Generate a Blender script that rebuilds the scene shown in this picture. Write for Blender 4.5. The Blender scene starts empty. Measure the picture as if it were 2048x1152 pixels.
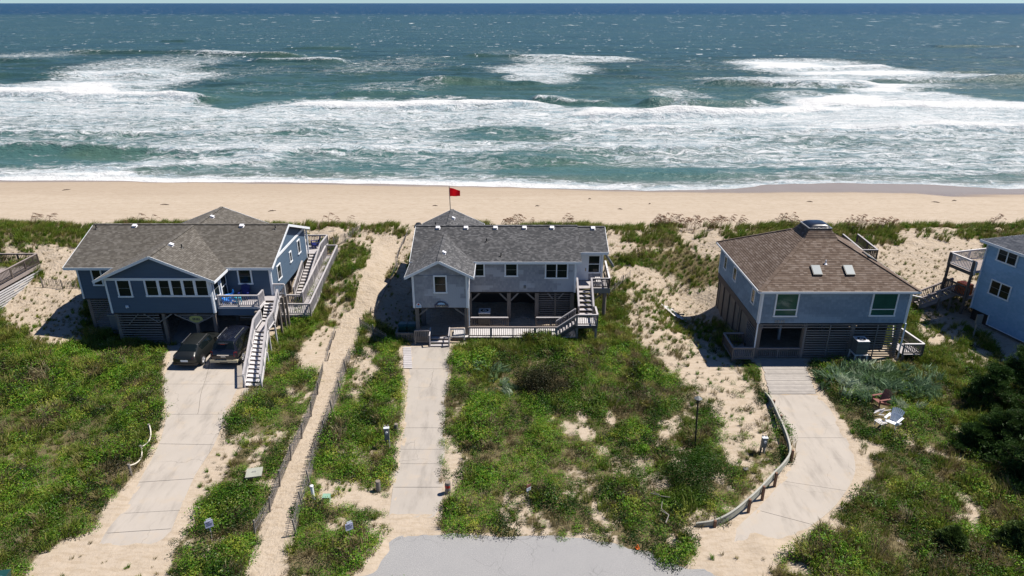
import bpy, bmesh, math, random
import numpy as np
from mathutils import Matrix, Vector
rnd = random.Random(7)
sc = bpy.context.scene
col = sc.collection
R = math.radians

# ------------------------------------------------------------------ camera, sky, sun, exposure
CAM_H = 24.0
FPX = 1365.0                      # focal length in pixels of the 2048 px wide photograph
PITCH = math.atan(570.0 / FPX)    # camera looks this far below the horizon
cam_d = bpy.data.cameras.new('camera')
cam = bpy.data.objects.new('camera', cam_d); col.objects.link(cam)
cam_d.sensor_width = 36.0
cam_d.lens = 36.0 * FPX / 2048.0
cam_d.clip_start = 0.5
cam_d.clip_end = 150000.0
cam.location = (0, 0, CAM_H)
cam.rotation_euler = (math.pi / 2 - PITCH, 0, 0)
sc.camera = cam

SUN_EL, SUN_AZ = R(59), R(76)     # azimuth from +Y (seaward) towards +X
world = bpy.data.worlds.new('World'); sc.world = world; world.use_nodes = True
wn = world.node_tree.nodes; wl = world.node_tree.links
wn.clear()
sky = wn.new('ShaderNodeTexSky'); sky.sky_type = 'NISHITA'; sky.sun_disc = False
sky.sun_elevation = SUN_EL; sky.sun_rotation = SUN_AZ
sky.altitude = 0; sky.air_density = 0.7; sky.dust_density = 0.0; sky.ozone_density = 3.0
bg = wn.new('ShaderNodeBackground'); bg.inputs['Strength'].default_value = 0.064
wo = wn.new('ShaderNodeOutputWorld')
tint = wn.new('ShaderNodeMix'); tint.data_type = 'RGBA'; tint.blend_type = 'MULTIPLY'; tint.inputs[0].default_value = 1.0
tint.inputs[7].default_value = (0.66, 0.86, 1.08, 1)      # clear maritime air: a bluer sky than the model's default
wl.new(sky.outputs[0], tint.inputs[6]); wl.new(tint.outputs[2], bg.inputs[0]); wl.new(bg.outputs[0], wo.inputs[0])
sun_d = bpy.data.lights.new('sun', 'SUN'); sun_d.energy = 4.8; sun_d.angle = R(0.53); sun_d.color = (1.0, 0.93, 0.84)
sun = bpy.data.objects.new('sun', sun_d); col.objects.link(sun)
sdir = Vector((math.cos(SUN_EL) * math.sin(SUN_AZ), math.cos(SUN_EL) * math.cos(SUN_AZ), math.sin(SUN_EL)))
sun.rotation_euler = sdir.to_track_quat('Z', 'Y').to_euler()
sun.location = sdir * 100
sc.view_settings.view_transform = 'Standard'; sc.view_settings.look = 'None'
sc.view_settings.exposure = 0.58; sc.view_settings.gamma = 1.0
sc.view_settings.use_curve_mapping = False
sc.cycles.max_bounces = 6; sc.cycles.diffuse_bounces = 2; sc.cycles.glossy_bounces = 2
sc.cycles.transmission_bounces = 2; sc.cycles.transparent_max_bounces = 4

# ------------------------------------------------------------------ noise and terrain (numpy)
def _h(ix, iy, s):
    n = (ix.astype(np.int64) * 374761393 + iy.astype(np.int64) * 668265263 + s * 1442695041) & 0xFFFFFFFF
    n = ((n ^ (n >> 13)) * 1274126177) & 0xFFFFFFFF
    n = n ^ (n >> 16)
    return (n & 0xFFFFFF) / float(0xFFFFFF)
def vnoise(x, y, s=0):
    ix = np.floor(x); iy = np.floor(y); fx = x - ix; fy = y - iy
    fx = fx * fx * (3 - 2 * fx); fy = fy * fy * (3 - 2 * fy)
    a = _h(ix, iy, s); b = _h(ix + 1, iy, s); c = _h(ix, iy + 1, s); d = _h(ix + 1, iy + 1, s)
    return (a * (1 - fx) + b * fx) * (1 - fy) + (c * (1 - fx) + d * fx) * fy
def fbm(x, y, s=0, o=4, g=0.5):
    t = 0; a = 1; n = 0
    for k in range(o):
        t = t + a * vnoise(x * 2 ** k + 17.3 * k, y * 2 ** k - 9.1 * k, s + k); n += a; a *= g
    return t / n
def sstep(a, b, x):
    t = np.clip((x - a) / (b - a), 0, 1); return t * t * (3 - 2 * t)
def gauss(x, y, cx, cy, sx, sy):
    return np.exp(-((x - cx) / sx) ** 2 - ((y - cy) / sy) ** 2)

CT, ST = math.cos(PITCH), math.sin(PITCH)
def ray(px, py):
    u = (px - 1024) / FPX; v = (576 - py) / FPX
    return Vector((u, CT + v * ST, -ST + v * CT))
def gz(px, py, z=0.0):                 # point of the level plane z seen at a photo pixel
    d = ray(px, py); t = (z - CAM_H) / d.z
    return Vector((d.x * t, d.y * t, z))
def aty(px, py, Y):                    # point of the upright plane y = Y
    d = ray(px, py); t = Y / d.y
    return Vector((d.x * t, Y, CAM_H + d.z * t))
def onplane(px, py, p0, n):
    d = ray(px, py); o = Vector((0, 0, CAM_H)); n = Vector(n); t = (Vector(p0) - o).dot(n) / d.dot(n)
    return o + d * t

def waterline(x):
    """y of the water's edge on the beach"""
    w = np.interp(x, [-200, -80, -50, -27, 0, 20, 33, 40, 52, 63, 72, 80, 110, 200], [107, 107, 105.8, 104.6, 102.2, 100.4, 100.6, 103.2, 104.2, 103.4, 101, 102, 103.5, 103])
    return w + 1.4 * (fbm(x / 7, x * 0 + 5, 91, 3) - .5)
def base_h(x, y):
    x = np.asarray(x, float); y = np.asarray(y, float)
    y0 = y + 2.0 * (fbm(x / 9, y * 0 + 3.1, 11, 3) - .5)
    rise = 2.3 * sstep(50, 63, y0)
    crest = 0.55 * np.exp(-((y0 - 65.5) / 2.8) ** 2) * (0.6 + .8 * fbm(x / 5, y / 9, 5, 2))
    down = sstep(66.5, 77, y)
    wl = waterline(x)
    beach = np.where(y < wl, .35 - 2.33 * np.clip((y - 77) / (wl - 77), 0, 1), -1.98 - (y - wl) * .07)
    z = rise * (1 - down) + crest + down * beach
    z = np.where(y > 66.5, np.maximum(z, beach), z)
    zone = sstep(46, 54, y) * (1 - sstep(68, 74, y))
    z = z + zone * (0.9 * (fbm(x / 5.5, y / 4.5, 21, 3) - .5) + .30 * (fbm(x / .95, y / .8, 22, 3) - .5))
    z = z - 1.7 * gauss(x, y, 15.2, 54.5, 3.4, 4.6) + .5 * gauss(x, y, 11.6, 51.0, 1.6, 4)
    z = z - .9 * gauss(x, y, -8.5, 53, 2.2, 3.0) + .5 * gauss(x, y, -11.2, 54, 1.4, 4)
    z = z - .5 * gauss(x, y, -33.5, 49, 2.0, 3.0)
    z = z + 1.1 * gauss(x, y, -14.2, 56, 2.6, 4.5) - .25 * gauss(x, y, -10.9, 60, 1.0, 9)
    z = z + 1.4 * gauss(x, y, -50, 62, 10, 3)
    return z
def pxpoly(pts, z=0.0, terr=False):
    out = []
    for a, b in pts:
        p = gz(a, b, z)
        if terr:
            for _ in range(5):
                p = gz(a, b, float(base_h(np.array([p.x]), np.array([p.y]))[0]))
        out.append((p.x, p.y))
    return out
def sdist(x, y, poly):                 # signed distance, negative inside
    d = np.full(x.shape, 1e9); ins = np.zeros(x.shape, bool); n = len(poly)
    for i in range(n):
        ax, ay = poly[i]; bx, by = poly[(i + 1) % n]
        ex, ey = bx - ax, by - ay; L = ex * ex + ey * ey + 1e-9
        t = np.clip(((x - ax) * ex + (y - ay) * ey) / L, 0, 1)
        d = np.minimum(d, np.hypot(x - ax - t * ex, y - ay - t * ey))
        c = ((ay > y) != (by > y)); xx = ax + (y - ay) / (by - ay if by != ay else 1e-9) * ex
        ins ^= c & (x < xx)
    return np.where(ins, -d, d)

# driveway edge lines, left and right, from the house towards the road
def P2(l): return [tuple(gz(a, b)[:2]) for a, b in l]
drA_L = P2([(356, 640), (343, 690), (331, 745), (328, 790), (333, 829), (318, 888), (283, 955), (255, 1010), (215, 1060), (196, 1095)])
drA_R = P2([(522, 640), (505, 700), (492, 750), (470, 786), (453, 829), (428, 890), (392, 948), (366, 1005), (347, 1050), (332, 1095)])
drB_L = P2([(824, 694), (819, 738), (814, 790), (808, 856), (800, 899), (793, 928), (786, 975), (778, 1034)])
drB_R = P2([(899, 694), (897, 738), (892, 790), (890, 856), (890, 899), (887, 928), (886, 975), (882, 1036)])
drC_L = P2([(1540, 789), (1556, 830), (1577, 876), (1592, 905), (1578, 940), (1545, 985), (1512, 1020), (1475, 1055), (1455, 1085)])
drC_R = P2([(1634, 789), (1664, 825), (1692, 876), (1708, 915), (1707, 955), (1672, 1010), (1625, 1050), (1570, 1085), (1530, 1105)])
plC = [tuple(gz(*p)[:2]) for p in [(1522, 718), (1608, 718), (1636, 790), (1540, 790)]]
polyA = drA_L + drA_R[::-1]; polyB = drB_L + drB_R[::-1]; polyC = drC_L + drC_R[::-1]
road_poly = P2([(700, 1156), (745, 1140), (772, 1100), (770, 1082), (800, 1066), (850, 1068), (900, 1062), (1000, 1068), (1085, 1066), (1160, 1069), (1240, 1084), (1300, 1106), (1375, 1132), (1410, 1132), (1450, 1156), (1500, 1220), (1560, 1400), (500, 1400), (620, 1200)])

def terrain(x, y):
    z = base_h(x, y)
    front = 1 - sstep(46, 52, y)
    z = z + front * (0.10 * (fbm(x / 1.7, y / 1.7, 31, 3) - .35) + .10 * (fbm(x / .7, y / .7, 33, 2) - .5))
    for pl, w in ((polyA, .35), (polyB, .3), (polyC, .35), (plC, .2), (road_poly, .35)):
        d = sdist(x, y, pl)
        k = 1 - sstep(-w, w * .6, d)
        inn = -0.07
        if pl is polyA or pl is polyC:      # blown sand lies over the road end and creeps over the edges
            inn = inn + .17 * sstep(26.9 if pl is polyC else 26.0, 25.0 if pl is polyC else 24.4, y + 1.6 * (fbm(x / 1.2, y / 1.5, 37, 3) - .5))
        if pl is polyB: inn = inn + .15 * sstep(27.9, 26.9, y + .8 * (fbm(x / .9, y / 1.5, 38, 3) - .5))
        if pl is not road_poly: inn = inn + .105 * sstep(-.42, .0, d + .7 * (fbm(x / .8, y / .8, 39, 3) - .55))
        z = z * (1 - k) + k * inn
    return z

# sand (bare) regions in photo pixels: polygon, softness in metres, remaining plant cover
path_c = [(775, 478, 44), (762, 510, 42), (742, 545, 42), (722, 585, 46), (708, 625, 48), (694, 665, 50), (676, 715, 56), (662, 755, 50), (648, 800, 46), (628, 850, 50), (606, 900, 56), (584, 955, 60), (566, 1010, 60), (555, 1060, 60), (540, 1110, 66), (528, 1170, 80)]
pathL = [(a - w / 2, b) for a, b, w in path_c]; pathR = [(a + w / 2, b) for a, b, w in path_c]
path_poly = pxpoly(pathL + pathR[::-1], 0, True)
SAND = [
    (path_poly, .18, 0.0),
    (pxpoly([(330, 690), (326, 745), (322, 800), (326, 835), (305, 885), (272, 945), (240, 985), (215, 1010), (190, 1060), (140, 1075), (80, 1110), (30, 1180), (345, 1180), (338, 1100), (362, 1040), (400, 960), (440, 900), (460, 830), (500, 785), (540, 690)]), .2, 0.0),
    (pxpoly([(430, 900), (462, 880), (440, 940), (400, 1000), (370, 1080), (335, 1110), (345, 1050)]), .35, .22),
    (pxpoly([(470, 860), (480, 900), (455, 950), (420, 1000), (400, 990), (430, 920)]), .3, .45),
    (pxpoly([(640, 650), (676, 655), (668, 740), (600, 745), (590, 712), (612, 690)], 0, True), .35, .04),
    (pxpoly([(690, 570), (660, 610), (640, 640), (700, 650), (715, 600)], 0, True), .3, .35),
    (pxpoly([(725, 690), (760, 700), (752, 760), (720, 800), (700, 790)]), .5, .35),
    (pxpoly([(640, 960), (700, 962), (790, 990), (790, 1030), (720, 1020), (640, 1005)]), .35, .3),
    (pxpoly([(665, 900), (700, 880), (760, 900), (750, 930), (690, 935)]), .5, .6),
    (pxpoly([(795, 690), (905, 690), (900, 760), (884, 820), (886, 900), (884, 1050), (770, 1060), (778, 980), (796, 880), (806, 790)]), .15, 0),
    (pxpoly([(884, 860), (905, 880), (935, 920), (905, 990), (884, 1000)]), .3, .2),
    (pxpoly([(690, 1180), (735, 1120), (770, 1070), (770, 1040), (884, 1040), (884, 1066), (1000, 1074), (1100, 1074), (1200, 1082), (1290, 1108), (1345, 1142), (1378, 1138), (1400, 1060), (1450, 1042), (1480, 1180)]), .2, 0),
    (pxpoly([(1270, 520), (1450, 540), (1440, 690), (1480, 725), (1505, 770), (1530, 800), (1560, 850), (1560, 890), (1500, 905), (1440, 890), (1425, 820), (1350, 760), (1290, 700), (1240, 670), (1255, 600)], 0, True), .7, .32),
    (pxpoly([(1380, 690), (1470, 720), (1510, 790), (1545, 850), (1550, 890), (1470, 900), (1440, 850), (1400, 780)]), .5, .2),
    (pxpoly([(1120, 840), (1180, 850), (1175, 875), (1120, 870)]), .4, .4),
    (pxpoly([(1200, 900), (1300, 890), (1330, 950), (1290, 1000), (1230, 960)]), .7, .6),
    (pxpoly([(1130, 930), (1210, 950), (1180, 1010), (1120, 1000)]), .5, .6),
    (pxpoly([(1505, 715), (1610, 715), (1640, 770), (1672, 820), (1700, 860), (1730, 915), (1752, 945), (1722, 985), (1690, 1010), (1640, 1060), (1560, 1120), (1520, 1180), (1370, 1180), (1400, 1075), (1440, 1050), (1500, 1000), (1550, 960), (1588, 910), (1570, 860), (1535, 800)]), .2, 0),
    (pxpoly([(1700, 870), (1770, 890), (1770, 910), (1740, 930), (1712, 920)]), .4, .35),
    (pxpoly([(1510, 930), (1560, 925), (1540, 985), (1450, 1050), (1420, 1060), (1490, 990)]), .3, .5),
    (pxpoly([(0, 565), (80, 560), (160, 545), (165, 690), (110, 700), (60, 670), (0, 650)], 0, True), .6, .13),
    (pxpoly([(85, 500), (175, 470), (140, 540), (75, 545)], 0, True), .5, .18),
    (pxpoly([(0, 470), (110, 468), (60, 500), (0, 505)], 0, True), .5, .35),
    (pxpoly([(740, 560), (830, 540), (830, 690), (760, 650), (735, 630)], 0, True), .5, .15),
    (pxpoly([(600, 470), (820, 470), (815, 560), (770, 520), (690, 480), (640, 480)], 0, True), .5, .22),
    (pxpoly([(1690, 520), (1830, 480), (1975, 480), (1960, 560), (1850, 600), (1790, 540)], 0, True), .6, .14),
    (pxpoly([(1830, 600), (1940, 590), (1960, 690), (1840, 700), (1830, 650)], 0, True), .5, .25),
    (pxpoly([(1900, 690), (2048, 700), (2040, 760), (1900, 720)]), .5, .5),
]
HOUSES = [(-30.2, -18.4, 46.4, 59), (-34.2, -30, 49, 58), (-7.6, -3.3, 46.2, 50.5), (-7.6, 5.3, 47.2, 60), (17.3, 28.3, 43.6, 54.3), (36.5, 50, 38, 52)]
def cover(x, y):                      # how much of the ground is hidden by plants, 0..1
    n = fbm(x / 1.6, y / 1.6, 41, 4)
    n2 = fbm(x / .6, y / .6, 45, 2)
    c = np.ones_like(x)
    wob = (n - .5) * 1.6 + (n2 - .5) * .7
    for pl, s, v in SAND:
        d = sdist(x, y, pl) + wob * s * 1.6
        k = 1 - sstep(-s, s, d)
        c = np.minimum(c, 1 - k * (1 - v))
    # openings in the scrub
    lot = sstep(-5, 2, x) * (1 - sstep(16, 20, x)) * (1 - sstep(36, 39, y))
    right = sstep(19, 22, x) * (1 - sstep(33, 38, y))
    mid = sstep(-19, -17, x) * (1 - sstep(-6, -4, x))
    hole = sstep(.56, .68, n + .05 * lot + .05 * right + .05 * mid - .04) * (.4 + .6 * sstep(.35, .6, n2))
    c = c * (1 - hole * np.clip(.35 + .5 * lot + .4 * mid + .35 * right, 0, .9) * (y < 60))
    dune = sstep(50, 56, y)
    patch = sstep(.38, .62, fbm(x / 3.2, y / 2.2, 61, 3))
    c = c * (1 - dune) + dune * c * (.22 + .95 * patch * (.6 + .4 * (1 - sstep(64, 66, y))))
    back = sstep(62.8, 64.6, y) * (1 - sstep(65.9, 67.6, y + 3.2 * (n - .5) + 2.0 * (fbm(x / 6, x * 0 + 2, 73, 2) - .5)))
    thin = .10 * sstep(-18, -16, x) * (1 - sstep(-9, -7, x)) + .05 * sstep(-32, -28, x) * (1 - sstep(-19, -17, x))
    gap = sstep(.40, .58, fbm(x / 2.2, y / 2.5 + 1.2, 71, 3) - thin)
    c = np.maximum(c * (1 - back * .6), back * (.10 + .85 * gap))
    c = c * (1 - sstep(68.5, 70.5, y))
    dgr = sdist(x, y, path_poly)
    c = c * sstep(-.15, .15, dgr)
    left = (x < -30) & (y > 61) & (y < 66)
    c = np.where(left, np.maximum(c, .7), c)
    for a, b, e, f in HOUSES:
        c = np.where((x > a) & (x < b) & (y > e) & (y < f), 0, c)
    return np.clip(c, 0, 1)
# ------------------------------------------------------------------ materials
class NT:
    def __init__(s, name):
        s.m = bpy.data.materials.new(name); s.m.use_nodes = True
        s.t = s.m.node_tree; s.t.nodes.clear(); s.out = s.t.nodes.new('ShaderNodeOutputMaterial')
    def n(s, typ, **kw):
        nd = s.t.nodes.new(typ); ins = kw.pop('ins', {})
        for k, v in kw.items(): setattr(nd, k, v)
        for k, v in ins.items(): s.set(nd, k, v)
        return nd
    def set(s, nd, k, v):
        sk = nd.inputs[k]
        if isinstance(v, bpy.types.NodeSocket): s.t.links.new(v, sk)
        elif isinstance(v, bpy.types.Node): s.t.links.new(v.outputs[0], sk)
        else:
            if hasattr(sk.default_value, '__len__') and hasattr(v, '__len__') and len(v) == 3 and len(sk.default_value) == 4: v = tuple(v) + (1,)
            sk.default_value = v
    def math(s, op, a, b=0.0, c=None, clamp=False):
        nd = s.n('ShaderNodeMath', operation=op, use_clamp=clamp); s.set(nd, 0, a); s.set(nd, 1, b)
        if c is not None: s.set(nd, 2, c)
        return nd.outputs[0]
    def mix(s, f, a, b, typ='MIX'):
        nd = s.n('ShaderNodeMix', data_type='RGBA', blend_type=typ)
        s.set(nd, 0, f); s.set(nd, 6, a); s.set(nd, 7, b); return nd.outputs[2]
    def noise(s, vec, scale, detail=3, rough=.55, dist=0):
        nd = s.n('ShaderNodeTexNoise', ins={'Scale': scale, 'Detail': detail, 'Roughness': rough, 'Distortion': dist})
        if vec is not None: s.set(nd, 'Vector', vec)
        return nd.outputs[0]
    def mapr(s, v, a, b, c=0., d=1., smooth=True):
        nd = s.n('ShaderNodeMapRange', interpolation_type='SMOOTHSTEP' if smooth else 'LINEAR')
        for i, q in enumerate((v, a, b, c, d)): s.set(nd, i, q)
        return nd.outputs[0]
    def pos(s): return s.n('ShaderNodeNewGeometry').outputs['Position']
    def scale(s, vec, v):
        nd = s.n('ShaderNodeVectorMath', operation='MULTIPLY'); s.set(nd, 0, vec); s.set(nd, 1, v); return nd.outputs[0]
    def attr(s, name, typ='GEOMETRY'):
        return s.n('ShaderNodeAttribute', attribute_name=name, attribute_type=typ).outputs['Fac']
    def bsdf(s, color, rough=.8, metal=0., spec=.5, bump=None, bstr=.5, bdist=.02, **kw):
        b = s.n('ShaderNodeBsdfPrincipled'); s.set(b, 'Base Color', color); s.set(b, 'Roughness', rough); s.set(b, 'Metallic', metal)
        s.set(b, 'Specular IOR Level', spec)
        if bump is not None:
            bn = s.n('ShaderNodeBump', ins={'Strength': bstr, 'Distance': bdist}); s.set(bn, 'Height', bump); s.set(b, 'Normal', bn)
        for k, v in kw.items(): s.set(b, k, v)
        s.t.links.new(b.outputs[0], s.out.inputs[0]); return b
def mul(c, k): return tuple(min(1, q * k) for q in c[:3])
def plain(name, c, rough=.7, metal=0., spec=.5, var=.25, vs=1.5, fine=0.0, fs=40, bump=0.0, objrnd=0.0, **kw):
    t = NT(name); p = t.pos()
    n = t.noise(p, vs, 4); cc = t.mix(n, mul(c, 1 - var), mul(c, 1 + var))
    if fine: cc = t.mix(t.math('MULTIPLY', t.noise(p, fs, 2), fine), cc, mul(c, .35))
    if objrnd:
        r = t.n('ShaderNodeObjectInfo').outputs['Random']
        cc = t.mix(t.mapr(r, 0, 1, 0, objrnd, False), cc, mul(c, .35))
    t.bsdf(cc, rough, metal, spec, bump=t.noise(p, fs, 3) if bump else None, bstr=bump, **kw)
    return t.m
def shingle(name, c1, c2, c3, w=.3, h=.14, joint=.35, patch=0.0, bump=.4, streak=.35):
    t = NT(name)
    uv = t.n('ShaderNodeUVMap', uv_map='UVMap').outputs[0]
    sx = t.n('ShaderNodeSeparateXYZ'); t.set(sx, 0, uv)
    row = t.math('FLOOR', t.math('DIVIDE', sx.outputs[1], h))
    wr = t.n('ShaderNodeTexWhiteNoise', noise_dimensions='1D'); t.set(wr, 'W', row)
    u = t.math('ADD', t.math('DIVIDE', sx.outputs[0], w), t.math('MULTIPLY', wr.outputs[0], 7.3))
    cell = t.math('FLOOR', u); fr = t.math('SUBTRACT', u, cell)
    cv = t.n('ShaderNodeCombineXYZ'); t.set(cv, 0, cell); t.set(cv, 1, row)
    wn_ = t.n('ShaderNodeTexWhiteNoise', noise_dimensions='2D'); t.set(wn_, 'Vector', cv)
    a = t.mix(t.mapr(wn_.outputs[0], .0, .7), c1, c2)
    a = t.mix(t.mapr(wn_.outputs[0], .72, .8), a, c3)
    big = t.noise(uv, .45, 3)
    a = t.mix(t.mapr(big, .3, .7, 0, .2), a, mul(c1, .8))
    strk = t.noise(t.scale(uv, (2.2, 9.0, 1)), 1.0, 3, .7)
    a = t.mix(t.mapr(strk, .45, .65, 0, streak), a, mul(c1, .6))
    if patch:
        cs = t.n('ShaderNodeCombineXYZ'); t.set(cs, 0, t.math('MULTIPLY', t.math('FLOOR', t.math('DIVIDE', sx.outputs[0], .3)), .3)); t.set(cs, 1, t.math('MULTIPLY', row, h))
        pn = t.noise(t.scale(cs.outputs[0], (.35, 1.0, 1)), .9, 2, .4)
        a = t.mix(t.mapr(pn, .52, .55, 0, patch), a, mul(c2, 1.45))
        a = t.mix(t.mapr(pn, .40, .37, 0, patch), a, mul(c1, .7))
    e = t.math('MINIMUM', fr, t.math('SUBTRACT', 1.0, fr))
    jt = t.mapr(e, 0.0, .045, joint, 0.0)
    a = t.mix(jt, a, mul(c1, .3))
    a = t.mix(t.math('MULTIPLY', t.noise(uv, 60, 2), .35), a, mul(c1, .5))
    hgt = t.math('ADD', t.math('MULTIPLY', wn_.outputs[0], .5), t.math('MULTIPLY', t.noise(uv, 70, 2), .5))
    t.bsdf(a, .9, spec=.25, bump=hgt, bstr=bump, bdist=.01)
    return t.m
def lap(name, c):
    t = NT(name)
    uv = t.n('ShaderNodeUVMap', uv_map='UVMap').outputs[0]
    n = t.noise(t.scale(uv, (.4, 6, 1)), 1.2, 4)
    a = t.mix(n, mul(c, .82), mul(c, 1.18))
    t.bsdf(a, .62, spec=.35, bump=t.noise(t.scale(uv, (1, 8, 1)), 12, 3), bstr=.15)
    return t.m
M = {}
M['roofA'] = shingle('taupe_shingles', (.095, .086, .074), (.145, .133, .115), (.18, .168, .15), w=.22)
M['roofB'] = shingle('charcoal_shingles', (.060, .062, .066), (.115, .115, .118), (.16, .16, .165), w=.2)
M['roofC'] = shingle('brown_shingles', (.118, .084, .064), (.178, .135, .106), (.22, .175, .145), w=.26, h=.16)
M['roofD'] = shingle('slate_grey_shingles', (.07, .08, .10), (.12, .13, .15), (.16, .17, .19))
M['lapA'] = lap('navy_lap_siding', (.070, .110, .162))
M['shakeB'] = shingle('grey_shakes', (.32, .325, .35), (.365, .37, .39), (.40, .40, .42), w=.16, h=.19, joint=.28, patch=.8, bump=.3, streak=.06)
M['shakeC'] = shingle('blue_grey_shakes', (.225, .295, .365), (.255, .33, .405), (.28, .355, .43), w=.17, h=.19, joint=.3, patch=.35, bump=.3, streak=.1)
M['lapD'] = shingle('cornflower_shakes', (.27, .44, .61), (.30, .48, .66), (.33, .50, .68), w=.2, h=.16, joint=.12, patch=.2, bump=.2, streak=.1)
M['white'] = plain('white_trim_paint', (.74, .77, .80), .5, var=.06)
M['whitew'] = plain('weathered_white_paint', (.62, .60, .60), .7, var=.15, fine=.2, objrnd=.12)
M['deck'] = plain('weathered_grey_boards', (.47, .445, .45), .85, var=.22, vs=3, fine=.3, objrnd=.25, bump=.2)
M['plankwalk'] = plain('worn_walk_planks', (.40, .37, .34), .9, var=.3, vs=2.5, fine=.4, objrnd=.35, bump=.3)
M['deckB'] = plain('old_brown_grey_boards', (.34, .29, .27), .88, var=.25, vs=3, fine=.35, objrnd=.3, bump=.2)
M['darkwood'] = plain('dark_weathered_wood', (.13, .105, .09), .9, var=.3, vs=2, fine=.4, objrnd=.35, bump=.25)
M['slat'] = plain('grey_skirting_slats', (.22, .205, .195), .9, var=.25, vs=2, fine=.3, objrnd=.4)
M['slatpale'] = plain('pale_skirting_slats', (.5, .5, .52), .8, var=.15, vs=2, objrnd=.25)  # paler slats of the neighbour deck
M['pile'] = plain('timber_piling', (.20, .17, .145), .9, var=.3, vs=2, fine=.4, bump=.3)
M['greywood'] = plain('silvered_fence_wood', (.26, .235, .21), .92, var=.3, vs=3, fine=.4, objrnd=.45, bump=.2)
M['guard'] = plain('green_grey_plank_wood', (.36, .37, .31), .9, var=.3, vs=2.2, fine=.4, bump=.3)
M['redwood'] = plain('reddish_post_wood', (.20, .11, .07), .9, var=.3, vs=3, fine=.3)
M['glass'] = plain('dark_window_glass', (.010, .015, .017), .08, var=.2, spec=.28)
M['greenglass'] = plain('green_tinted_glass', (.03, .095, .07), .08, var=.35, spec=.5)
M['blind'] = plain('window_behind_blind', (.03, .04, .045), .15, spec=.6)
M['skylight'] = plain('skylight_glass', (.15, .185, .205), .45, spec=.2, var=.1)
M['dome'] = plain('smoked_acrylic_dome', (.014, .018, .028), .25, spec=.5, var=.2)
M['metal'] = plain('galvanised_metal', (.42, .43, .45), .4, metal=.7, var=.15)
M['vent'] = plain('bright_vent_metal', (.75, .75, .77), .4, metal=.2, var=.05)
M['black'] = plain('black_plastic', (.012, .012, .013), .5)
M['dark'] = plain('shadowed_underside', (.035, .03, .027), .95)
M['panel'] = plain('weathered_plywood', (.22, .185, .15), .95, var=.3, vs=1.2, fine=.3)
M['teal'] = plain('dark_green_bin_plastic', (.010, .05, .045), .4, var=.2)
M['blueplastic'] = plain('bright_blue_plastic', (.02, .22, .72), .4, var=.08)
M['turq'] = plain('turquoise_plastic', (.05, .50, .72), .4, var=.08)
M['navyp'] = plain('navy_painted_wood', (.012, .018, .14), .45, var=.2)
M['brownp'] = plain('red_brown_painted_wood', (.20, .075, .06), .6, var=.2)
M['red'] = None
M['redband'] = plain('red_band_paint', (.45, .03, .02), .6)
M['orange'] = plain('orange_plastic', (.8, .16, .02), .5)
M['greenbox'] = plain('pale_green_enamel', (.20, .34, .25), .5)
M['signblue'] = plain('pale_lilac_sign', (.50, .50, .66), .5, var=.05)
M['yellow'] = plain('olive_yellow_sign', (.35, .36, .12), .6)
M['ink'] = plain('dark_lettering', (.03, .03, .05), .6)
M['cream'] = plain('cream_lettering', (.62, .56, .36), .6)
M['skyblue'] = plain('pale_blue_paint', (.25, .45, .65), .5)
M['navysign'] = plain('navy_sign_paint', (.012, .03, .09), .4)
M['acgrey'] = plain('grey_enamel', (.15, .16, .16), .5, var=.1)
M['carA'] = plain('dark_green_black_car_paint', (.012, .014, .014), .34, spec=.4, var=.1, **{'Coat Weight': .25, 'Coat Roughness': .1})
M['carB'] = plain('black_car_paint', (.006, .008, .016), .25, spec=.45, var=.1, **{'Coat Weight': .4, 'Coat Roughness': .06})
M['carglass'] = plain('tinted_car_glass', (.005, .008, .009), .08, spec=.35)
M['tan'] = plain('tan_bumper_cladding', (.42, .38, .27), .5, var=.08)
M['tyre'] = plain('tyre_rubber', (.015, .015, .015), .85)
M['alloy'] = plain('alloy_rim', (.62, .62, .64), .3, metal=.6)
M['redlight'] = plain('red_lamp_lens', (.10, .008, .008), .25)
M['chrome'] = plain('chrome_bar', (.8, .8, .82), .15, metal=.9)
M['rope'] = plain('pale_rope', (.60, .56, .47), .9)
M['brass'] = plain('dull_brass', (.3, .22, .1), .4, metal=.7)

def concrete(name, c):
    t = NT(name); p = t.pos()
    a = t.mix(t.noise(p, .5, 5, .6), mul(c, .84), mul(c, 1.1))
    a = t.mix(t.mapr(t.noise(t.scale(p, (1.4, .35, 1)), .9, 5, .65), .46, .70, 0, .6), a, mul(c, .58))
    a = t.mix(t.mapr(t.noise(p, 1.1, 4), .52, .7, 0, .45), a, (.44, .37, .29))
    cr = t.n('ShaderNodeTexVoronoi', feature='DISTANCE_TO_EDGE', ins={'Scale': .33}); t.set(cr, 'Vector', t.n('ShaderNodeVectorMath', operation='ADD', ins={0: p, 1: t.scale(t.n('ShaderNodeTexNoise', ins={'Scale': 1.3, 'Vector': p}).outputs[1], (.8, .8, 0))}).outputs[0])
    a = t.mix(t.math('MULTIPLY', t.mapr(cr.outputs[0], .0, .006, .5, 0), t.mapr(t.noise(p, .25, 2), .45, .6)), a, mul(c, .25))
    a = t.mix(t.math('MULTIPLY', t.noise(p, 45, 2), .22), a, mul(c, .5))
    t.bsdf(a, .92, spec=.2, bump=t.noise(p, 40, 3), bstr=.2)
    return t.m
M['concrete'] = concrete('pale_concrete', (.42, .38, .335))
M['guardcap'] = plain('pale_barrier_cap_wood', (.38, .375, .33), .9, var=.3, vs=2.5, fine=.3, bump=.3)
M['concreteB'] = concrete('grey_concrete', (.395, .36, .32))

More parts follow.
